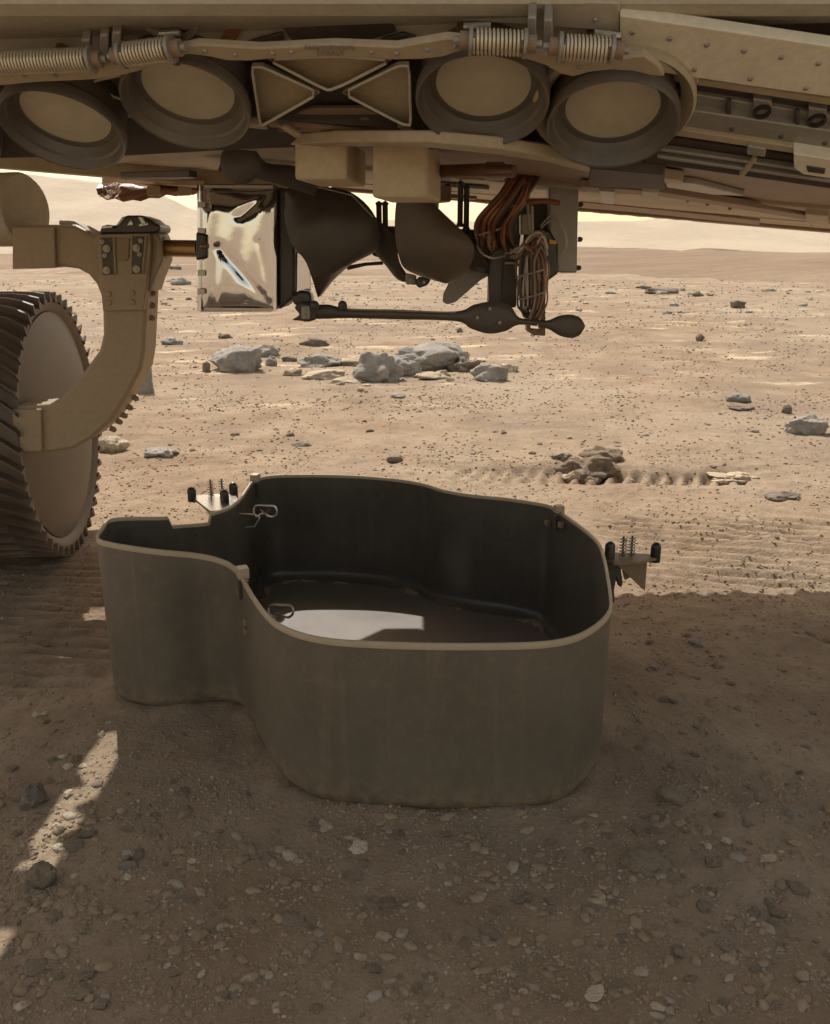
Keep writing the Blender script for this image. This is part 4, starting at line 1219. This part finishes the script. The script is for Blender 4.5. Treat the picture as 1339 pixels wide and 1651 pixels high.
# wire loops inside
def loop(cx, cy, s_, Y, flip=1):
    pts = [(-1.0, 0.1), (-0.95, -0.5), (-0.6, -0.75), (0.1, -0.7), (0.75, -0.65), (1.0, -0.2), (0.95, 0.35), (0.6, 0.65), (0.15, 0.45), (-0.1, 0.25), (-0.45, 0.35), (-0.8, 0.6)]
    w1 = [onY(cx + p[0] * s_ * 1.15, cy + p[1] * s_ * 0.85 * flip, Y + 0.004 * math.sin(i * 2)) for i, p in enumerate(pts)]
    P = closed_cr(w1, 4)
    o = MB().tube(P, 0.0016, 8, closed=True).build('wire_loop', MT['wire'], shield, True)
    q = MB().tube([onY(cx - s_ * 0.5, cy - s_ * 0.2, Y), onY(cx, cy + s_ * 0.25, Y - 0.004), onY(cx + s_ * 0.5, cy - s_ * 0.25, Y)], 0.0012, 6).build('wire_link', MT['kapton2'], None, True)
    q.parent = o
    r2 = MB().tube([onY(cx - s_ * 2.6, cy + s_ * 0.2, Y + 0.01), onY(cx - s_ * 1.0, cy + s_ * 0.3, Y), onY(cx - s_ * 0.5, cy + s_ * 0.6, Y)], 0.0012, 6).build('wire_tail', MT['wire'], None, True)
    r2.parent = o
    r3 = MB().tube([onY(cx - s_ * 0.6, cy + s_ * 0.7, Y), onY(cx - s_ * 1.1, cy + s_ * 1.5, Y), onY(cx - s_ * 2.0, cy + s_ * 1.6, Y + 0.01)], 0.0012, 6).build('wire_tail', MT['wire'], None, True)
    r3.parent = o
loop(428, 825, 16, 1.36)
loop(453, 986, 17, 0.99)
# latch brackets outside: shelf, gusset, domed posts, springs
def latch_bracket(shelf, zS, gus, posts, coils, mat, lab):
    o = MB().prism([onZ(x, y, zS) for x, y in shelf], (0, 0, -0.004)).build('latch_bracket', mat, shield, False, 0.0008)
    o['label'] = lab
    g = MB().prism([onZ(*gus[0], zS - 0.004), onZ(*gus[1], zS - 0.004), onZ(*gus[1], zS - 0.004) + Vector((0, 0, -gus[2])), ], (0.002, 0.006, 0)).build('gusset', mat, None, False, 0.0008)
    g.parent = o
    for x, y, h in posts:
        p = MB().dome(onZ(x, y, zS) - Vector((0, 0, 0.008)), 0.0075, h, (0, 0, 1), 18).build('post', MT['black'], None, True, 0, 50)
        p.parent = o
    for x, y in coils:
        b_ = onZ(x, y, zS)
        path = [b_ + Vector((0.005 * math.cos(i * 0.8), 0.005 * math.sin(i * 0.8), 0.0006 * i)) for i in range(48)]
        p = MB().tube(path, 0.0008, 5).build('spring', MT['grey'], None, True)
        p.parent = o
        p = MB().tube([b_, b_ + Vector((0, 0, 0.03))], 0.0016, 8).build('spring_pin', MT['dark'], None, True)
        p.parent = o
latch_bracket([(308, 800), (330, 797), (380, 796), (384, 808), (358, 822), (340, 824)], 0.198, ((316, 803), (372, 822), 0.06), [(310, 801, 0.026), (363, 809, 0.030), (377, 795, 0.028)], [(341, 800), (359, 799)], MT['steel'], 'bright sunlit latch bracket with domed posts beside the small lobe')
latch_bracket([(978, 902), (986, 890), (1052, 893), (1062, 899), (1030, 906), (990, 908)], 0.175, ((988, 905), (1044, 902), 0.05), [(983, 900, 0.034), (1057, 897, 0.030)], [(1004, 896), (1018, 895)], MT['brown'], 'brown shaded latch bracket on the wall away from the wheel')
slabY('hinge_arm', [(978, 905), (1000, 905), (1005, 940), (1003, 948), (998, 945), (994, 935), (991, 952), (992, 972), (986, 974), (982, 950)], 1.20, 0.012, MT['dark'], shield, 0.002)
slabY('hinge_web', [(1000, 905), (1046, 904), (1020, 930), (1008, 936)], 1.205, 0.006, MT['brown'], shield, 0.001)

# ------------------------------------------------------------------ rocks
def ico(sub_):
    bm = bmesh.new()
    bmesh.ops.create_icosphere(bm, subdivisions=sub_, radius=1)
    v = np.array([x.co[:] for x in bm.verts]); f = np.array([[y.index for y in x.verts] for x in bm.faces])
    bm.free()
    return v, f
ICO = {k: ico(k) for k in (1, 2, 3, 4, 5)}
def rock_shape(seed, sub_, rough=0.35, cuts=7, boxy=0.0):
    v, f = ICO[sub_]
    r = np.random.default_rng(seed)
    v = v.copy()
    if boxy:
        m = np.max(np.abs(v), 1)[:, None]
        v = v * (1 - boxy) + v / m * 0.85 * boxy
    for _ in range(cuts):
        n = r.normal(size=3); n /= np.linalg.norm(n)
        d = r.uniform(0.62, 0.9)
        k = v @ n
        v = v - np.maximum(0, k - d)[:, None] * n * 0.92
    o = r.uniform(0, 50, 3)
    v *= (1 + rough * fbm(v[:, 0] * 1.3 + o[0], v[:, 1] * 1.3 + o[1], v[:, 2] * 1.3 + o[2], oct=5, gain=0.48))[:, None]
    return v, f
def rock(px, py, w, h, mat, label, sub_=4, rough=0.4, sink=0.25, depth=0.8, boxy=0.0, cuts=7, tilt=0.0, group=None, name='rock'):
    g = onZ(px, py, 0.0)
    zz = gh(g.x, g.y)
    for _ in range(4):
        g = onZ(px, py, zz); zz = gh(g.x, g.y)
    m_px = g.y / (F * ray(px, py).y)
    W, Hh = w * m_px, h * m_px
    v, f = rock_shape(int(px * 7 + py * 13), sub_, rough, cuts, boxy)
    mn, mx = v.min(0), v.max(0)
    v = (v - (mn + mx) / 2) / (mx - mn)
    v = v * np.array([W, W * depth, Hh * (1 + sink)])
    if tilt:
        c_, s_ = math.cos(tilt), math.sin(tilt)
        x, z = v[:, 0].copy(), v[:, 2].copy()
        v[:, 0], v[:, 2] = c_ * x - s_ * z, s_ * x + c_ * z
    v[:, 2] += Hh * (1 + sink) / 2 - Hh * sink
    me = np_mesh(name, v, f, mat)
    o = bpy.data.objects.new(name, me)
    C.objects.link(o)
    yy = g.y + W * depth * 0.35
    o.location = (g.x * yy / g.y if False else g.x, yy, min(zz, gh(g.x, yy)) - 0.004)
    tag(o, label, 'rock', group)
    return o
G, D, PL, T = MT['rock_grey'], MT['rock_dark'], MT['rock_pale'], MT['rock_tan']
rock(374, 600, 88, 42, G, 'large rounded grey boulder with a smooth top, below the foil box', 5, 0.30, boxy=0.3)
rock(332, 600, 14, 19, D, 'small upright dark rock at the end of the rounded grey boulder', 3)
rock(424, 575, 52, 20, G, 'pale grey wedge rock just behind the rounded grey boulder')
rock(437, 590, 20, 17, G, 'fist-like grey rock beside the rounded grey boulder', 3)
rock(506, 556, 50, 13, D, 'long flat dark slab alone on the plain behind the boulders', 4, 0.25, boxy=0.6)
rock(516, 592, 80, 22, G, 'low dimpled grey rock between the boulder and the outcrop', 5, 0.34, cuts=5)
rock(466, 583, 26, 10, D, 'little dark stone left of the low dimpled rock', 3)
rock(610, 616, 84, 48, G, 'knobbly grey boulder with a shaded hollow at the front of the outcrop', 5, 0.38, cuts=5)
rock(692, 598, 140, 46, G, 'tallest pale grey outcrop block under the long rotor blade', 5, 0.30, depth=1.0, cuts=5)
rock(648, 606, 70, 34, G, 'grey shoulder of rock joining the hollow boulder to the outcrop', 5, 0.34, cuts=5)
rock(748, 600, 60, 24, D, 'dark broken rock on the flank of the outcrop', 4, 0.6)
rock(790, 614, 64, 27, G, 'grey wedge rock closing the outcrop below the swollen blade root', 4, 0.45, tilt=-0.12)
rock(818, 600, 40, 14, PL, 'cream slab at the far end of the outcrop', 4, 0.35)
rock(520, 612, 72, 16, PL, 'flat cream bedrock slab in front of the dimpled rock', 4, 0.35)
rock(575, 590, 80, 16, PL, 'cream bedrock hump behind the hollow boulder', 4, 0.4)
rock(470, 606, 34, 14, PL, 'small cream rock with a grey tip by the drift of sand', 3)
rock(560, 618, 60, 10, PL, 'low cream slab touching the hollow boulder', 4, 0.3)
rock(700, 612, 70, 14, PL, 'crumbling cream ledge at the foot of the outcrop', 4, 0.6)
rock(232, 634, 32, 44, G, 'sunlit grey rock peeping out behind the suspension arm', 4, 0.35)
rock(642, 642, 26, 9, G, 'small flat bluish stone between outcrop and shield', 3, 0.3)
rock(637, 746, 28, 13, D, 'dark little pyramid stone just behind the shield', 3, 0.35)
rock(1304, 700, 72, 32, G, 'big grey rock with a rounded top by the picture edge', 5, 0.3)
rock(1195, 649, 42, 15, G, 'pale grey loaf-shaped rock on cream bedrock', 4, 0.3)
rock(1200, 662, 44, 9, D, 'thin dark slab just in front of the loaf-shaped rock', 4, 0.3)
rock(1270, 667, 16, 16, D, 'small dark pointed rock beyond the big grey rock', 3)
rock(952, 760, 116, 36, T, 'crumbly tan soil mound capped by broken rock behind the shield', 5, 0.5, depth=0.9, sink=0.5)
rock(945, 763, 58, 26, PL, 'broken cream lump at the front of the soil mound', 5, 0.6, depth=0.5, sink=0.5)
rock(922, 762, 30, 16, PL, 'small cream chip beside the lump on the soil mound', 4, 0.6)
rock(905, 752, 34, 16, D, 'dark clod against the crumbly soil mound', 4, 0.6)
rock(975, 745, 80, 26, T, 'tan earth bank rising behind the crumbly soil mound', 4, 0.5)
rock(1195, 782, 84, 18, PL, 'low crumbly cream ledge beside the wheel track', 5, 0.8)
rock(1268, 806, 58, 12, D, 'thin dark slab beside the low cream ledge', 4, 0.4)
rock(1072, 474, 56, 9, D, 'long dark slab far out on the plain', 3, 0.3, boxy=0.4)
rock(1127, 478, 20, 9, D, 'squat dark block next to the far long slab', 3)
rock(1040, 466, 26, 7, D, 'far small dark slab uphill of the long slab', 3)
rock(1192, 496, 26, 13, D, 'far dark knob nearest the ridge foot', 3)
rock(1130, 550, 14, 13, D, 'lone dark stone midway on the empty plain', 3)
rock(255, 737, 58, 14, G, 'flat pale grey rock between wheel and latch bracket', 4, 0.4)
rock(180, 730, 46, 26, PL, 'pale lumpy rock touching the wheel outline', 4, 0.5)
rock(486, 719, 34, 7, D, 'thin dark sliver of rock behind the shield', 3, 0.3)
rock(362, 546, 24, 8, D, 'small dark stone under the foil box', 3)
rock(276, 556, 34, 12, G, 'small grey and cream rock right of the suspension arm', 3, 0.5)
rock(290, 460, 34, 13, G, 'far grey rock seen between arm and foil box', 3, 0.5)
rock(282, 440, 20, 8, D, 'farthest dark stone seen between arm and foil box', 3, 0.5)
# stones in the rover's shade near the camera
rock(62, 1432, 52, 44, MT['rock_tan'], 'angular tan stone in the near corner below the sunlit strip', 4, 0.3)
rock(44, 1305, 54, 40, D, 'dark jagged stone left of the sunlit strip', 4, 0.5)
rock(1088, 1298, 52, 34, T, 'round tan stone in the shade beyond the shield corner', 4, 0.4)
rock(1046, 1408, 84, 24, T, 'broad flat stone half buried in shaded gravel', 4, 0.35)
rock(92, 1372, 26, 14, PL, 'white flat stone at the tail of the sunlit strip', 3, 0.3)
rock(92, 1340, 22, 16, PL, 'white knob stone inside the sunlit strip', 3, 0.3)
rock(205, 1382, 26, 14, G, 'upper of two round grey stones right of the sunlit strip', 3, 0.25)
rock(206, 1402, 30, 16, D, 'lower darker of two round stones right of the sunlit strip', 3, 0.25)
rock(118, 1372, 30, 18, T, 'tan stone just right of the sunlit strip end', 3, 0.3)
# groups of alike small rocks out on the plain
HUE = {'grey_basalt': 'grey', 'dark_basalt': 'dark', 'pale_bedrock': 'pale', 'tan_stone': 'tan'}
def scatter(n, xr, yr, wr, mats, label, group, name='rock', flat=(0.3, 0.6), avoid=None, cols=None, rows=None):
    protos = []
    for k in range(5):
        v, f = rock_shape(900 + k + int(xr[0]) % 83, 3 if wr[1] > 16 else 2, 0.4, 6)
        mn, mx = v.min(0), v.max(0)
        v = (v - (mn + mx) / 2) / (mx - mn)
        for m_ in mats:
            protos.append((np_mesh(name, v, f, m_), m_))
    k = 0
    tries = 0
    while k < n and tries < n * 20:
        tries += 1
        px, py = rng.uniform(*xr), rng.uniform(*yr)
        if avoid and avoid(px, py):
            continue
        g = onZ(px, py, 0)
        zz = gh(g.x, g.y)
        m_px = g.y / (F * ray(px, py).y)
        Wp = wr[0] + (wr[1] - wr[0]) * rng.random() ** 2.2
        W = Wp * m_px
        fl_ = rng.uniform(*flat)
        Hh = W * fl_
        me_, mt_ = rng.choice(protos)
        o = bpy.data.objects.new(name, me_)
        C.objects.link(o)
        o.location = (g.x, g.y, zz + Hh * (0.05 if name == 'stone' else 0.15))
        o.scale = (W, W * rng.uniform(0.6, 1.1), Hh)
        o.rotation_euler = (rng.uniform(-0.2, 0.2), rng.uniform(-0.2, 0.2), rng.uniform(0, 6.28))
        q_ = (Wp - wr[0]) / (wr[1] - wr[0])
        size = 'tiny' if q_ < 0.08 else 'small' if q_ < 0.3 else 'medium' if q_ < 0.6 else 'broad'
        form = 'flat' if fl_ < flat[0] + 0.4 * (flat[1] - flat[0]) else 'rounded'
        cpos = cols[min(len(cols) - 1, int((px - xr[0]) / (xr[1] - xr[0]) * len(cols)))] if cols else ''
        rpos = rows[min(len(rows) - 1, int((py - yr[0]) / (yr[1] - yr[0]) * len(rows)))] if rows else ''
        lab = ' '.join(' '.join((size, form, HUE[mt_.name], label.format(row=rpos, col=cpos))).split())
        tag(o, lab, 'stone' if name == 'stone' else 'rock', group)
        k += 1
def in_shield(px, py):
    return 140 < px < 1000 and 740 < py < 1315
scatter(60, (900, 1320), (458, 512), (6, 20), [G, D, PL], 'rock {row} on the far plain {col}', 'far rocks below the ridge', rows=('high', 'midway', 'low'), cols=('by the delivery plate', 'below the ridge dip', 'below the ridge ledge', 'at the right edge'))
scatter(26, (250, 320), (425, 520), (5, 14), [G, D, PL], 'far rock {row} in the gap between arm and foil box', 'far rocks in the gap by the arm', rows=('topmost', 'high', 'low', 'lowest'))
scatter(30, (500, 800), (428, 490), (5, 14), [G, D], 'far rock seen {col} {row}', 'far rocks among the rotor blades', cols=('beside the near blade', 'between the two blades', 'beside the grey leg'), rows=('higher up', 'lower down'))
scatter(50, (260, 1320), (530, 700), (6, 18), [G, D, PL, T], 'rock on the sunlit plain {row} {col}', 'small rocks on the sunlit plain', cols=('left of the boulder', 'under the boulders', 'under the outcrop', 'under the paddle tip', 'mid right', 'far right'), rows=('farther', 'halfway', 'nearer'))
scatter(40, (170, 1320), (690, 780), (6, 18), [G, D, T], 'stone on sunlit soil {row} behind the shield {col}', 'stones behind the shield', 'stone', avoid=lambda x, y: in_shield(x, y), cols=('near the wheel', 'over the small lobe', 'over the tub middle', 'by the cream mound', 'by the cleat dents', 'far right'), rows=('farther', 'nearer'))
scatter(150, (0, 1339), (1330, 1640), (12, 40), [T, T, T, T, T, T, T, PL], 'stone in shaded gravel {row} {col}', 'stones bedded in the shaded gravel', 'stone', flat=(0.16, 0.34), cols=('far left', 'left', 'left of centre', 'right of centre', 'right', 'far right'), rows=('before the shield', 'halfway down', 'along the bottom'))
scatter(50, (1000, 1339), (1000, 1330), (10, 26), [T, T, D], 'stone in shade right of the shield {row} {col}', 'stones in the shade beside the shield', 'stone', flat=(0.25, 0.5), cols=('close to it', 'a step away', 'at the edge'), rows=('at the back', 'upper middle', 'lower middle', 'at the front'))
scatter(45, (10, 400), (1150, 1330), (8, 26), [T, T, T, PL], 'stone below the small lobe {row} {col}', 'stones in the dappled light', 'stone', flat=(0.25, 0.5), avoid=lambda x, y: x > 180 and y < 1180, cols=('at the edge', 'by the sunlit strip', 'in mid shade', 'by the tub neck'), rows=('at the back', 'midway', 'at the front'))

# stones that would still read alike are told apart by their order across the picture
alike = {}
for o in C.objects:
    if o.get('group') and o.parent is None:
        alike.setdefault(o['label'], []).append(o)
ORD = ('second', 'third', 'fourth', 'fifth', 'sixth', 'seventh', 'eighth')
for lab, os_ in alike.items():
    if len(os_) > 1:
        os_.sort(key=lambda o: o.location.x / o.location.y)
        for k, o in enumerate(os_):
            tail = 'leftmost such' if k == 0 else 'rightmost such' if k == len(os_) - 1 else ORD[min(k - 1, 6)] + ' from left'
            w_ = lab.split()
            if len(w_) + len(tail.split()) > 16:
                w_ = [x for x in w_ if x not in ('the', 'a')]
            o['label'] = (' '.join(w_) + ', ' + tail)
# gravel: everything too small to count
gv, gf, base = [], [], 0
protos = []
for k in range(8):
    protos.append((rock_shape(300 + k, 1, 0.45, 5, 0.3), rock_shape(300 + k, 2, 0.5, 9, 0.35)))
def gravel_batch(n, xr, yr, sr, flat, lod=0, avoid_shield=True):
    global base
    px = nrng.uniform(*xr, n); py = nrng.uniform(*yr, n)
    if avoid_shield:
        m = ~((px > 150) & (px < 990) & (py > 860) & (py < 1290) & ~((px < 400) & (py > 1160)))
        px, py = px[m], py[m]
    keep = nrng.random(len(px)) < np.clip(0.55 + 1.1 * fbm(px / 130 + 3, py / 45 + 8, oct=3), 0.12, 1)
    px, py = px[keep], py[keep]
    xc = (px - CX) / F; yc = -(py - CY) / F
    ry, rz = CT + yc * ST, -ST + yc * CT
    t = -CAM_H / rz
    x, y = xc * t, ry * t
    z = ghv(x, y)
    s = (sr[0] + (sr[1] - sr[0]) * nrng.random(len(x)) ** 4) * t / F
    fl = nrng.uniform(*flat, len(x))
    a = nrng.uniform(0, 6.28, len(x))
    for k in range(8):
        sel = np.arange(len(x))[k::8]
        v, f = protos[k][lod]
        n_ = len(sel)
        ca, sa = np.cos(a[sel])[:, None], np.sin(a[sel])[:, None]
        w = s[sel][:, None] / 2
        vx, vy, vz = v[:, 0][None] * w, v[:, 1][None] * w * 0.65, v[:, 2][None] * w * fl[sel][:, None]
        X = vx * ca - vy * sa + x[sel][:, None]
        Y = vx * sa + vy * ca + y[sel][:, None]
        Z = vz + z[sel][:, None] + w * fl[sel][:, None] * 0.08
        gv.append(np.stack([X, Y, Z], 2).reshape(-1, 3))
        gf.append((f[None] + (np.arange(n_) * len(v))[:, None, None]).reshape(-1, 3) + base)
        base += n_ * len(v)
gravel_batch(3600, (-150, 1489), (1300, 1750), (7, 34), (0.15, 0.42), 1)
gravel_batch(42000, (-150, 1489), (1250, 1750), (2.5, 12), (0.3, 0.6))
gravel_batch(26000, (-150, 1489), (940, 1330), (2, 9), (0.3, 0.7))
gravel_batch(30000, (-100, 1439), (640, 980), (1.8, 8), (0.4, 0.8))
gravel_batch(30000, (-100, 1439), (450, 660), (1.3, 6.5), (0.4, 0.8))
gme2 = np_mesh('gravel', np.vstack(gv), np.vstack(gf), MT['gravel'])
gravel = bpy.data.objects.new('gravel', gme2)
C.objects.link(gravel)
tag(gravel, 'fine brown gravel scattered over the whole ground', 'gravel', kind='stuff')

# ------------------------------------------------------------------ haze
hm = bpy.data.materials.new('dusty_air')
hm.use_nodes = True
hnt = hm.node_tree
for n in list(hnt.nodes):
    if n.type != 'OUTPUT_MATERIAL':
        hnt.nodes.remove(n)
pv = hnt.nodes.new('ShaderNodeVolumePrincipled')
pv.inputs['Color'].default_value = (0.96, 0.89, 0.79, 1)
pv.inputs['Density'].default_value = 0.0006
pv.inputs['Anisotropy'].default_value = 0.2
hnt.links.new(pv.outputs[0], [n for n in hnt.nodes if n.type == 'OUTPUT_MATERIAL'][0].inputs['Volume'])
hb = MB().box((0, 200, 29), (2000, 1400, 98)).build('haze', hm)
tag(hb, 'thin dusty air over the plain', 'haze', kind='stuff')
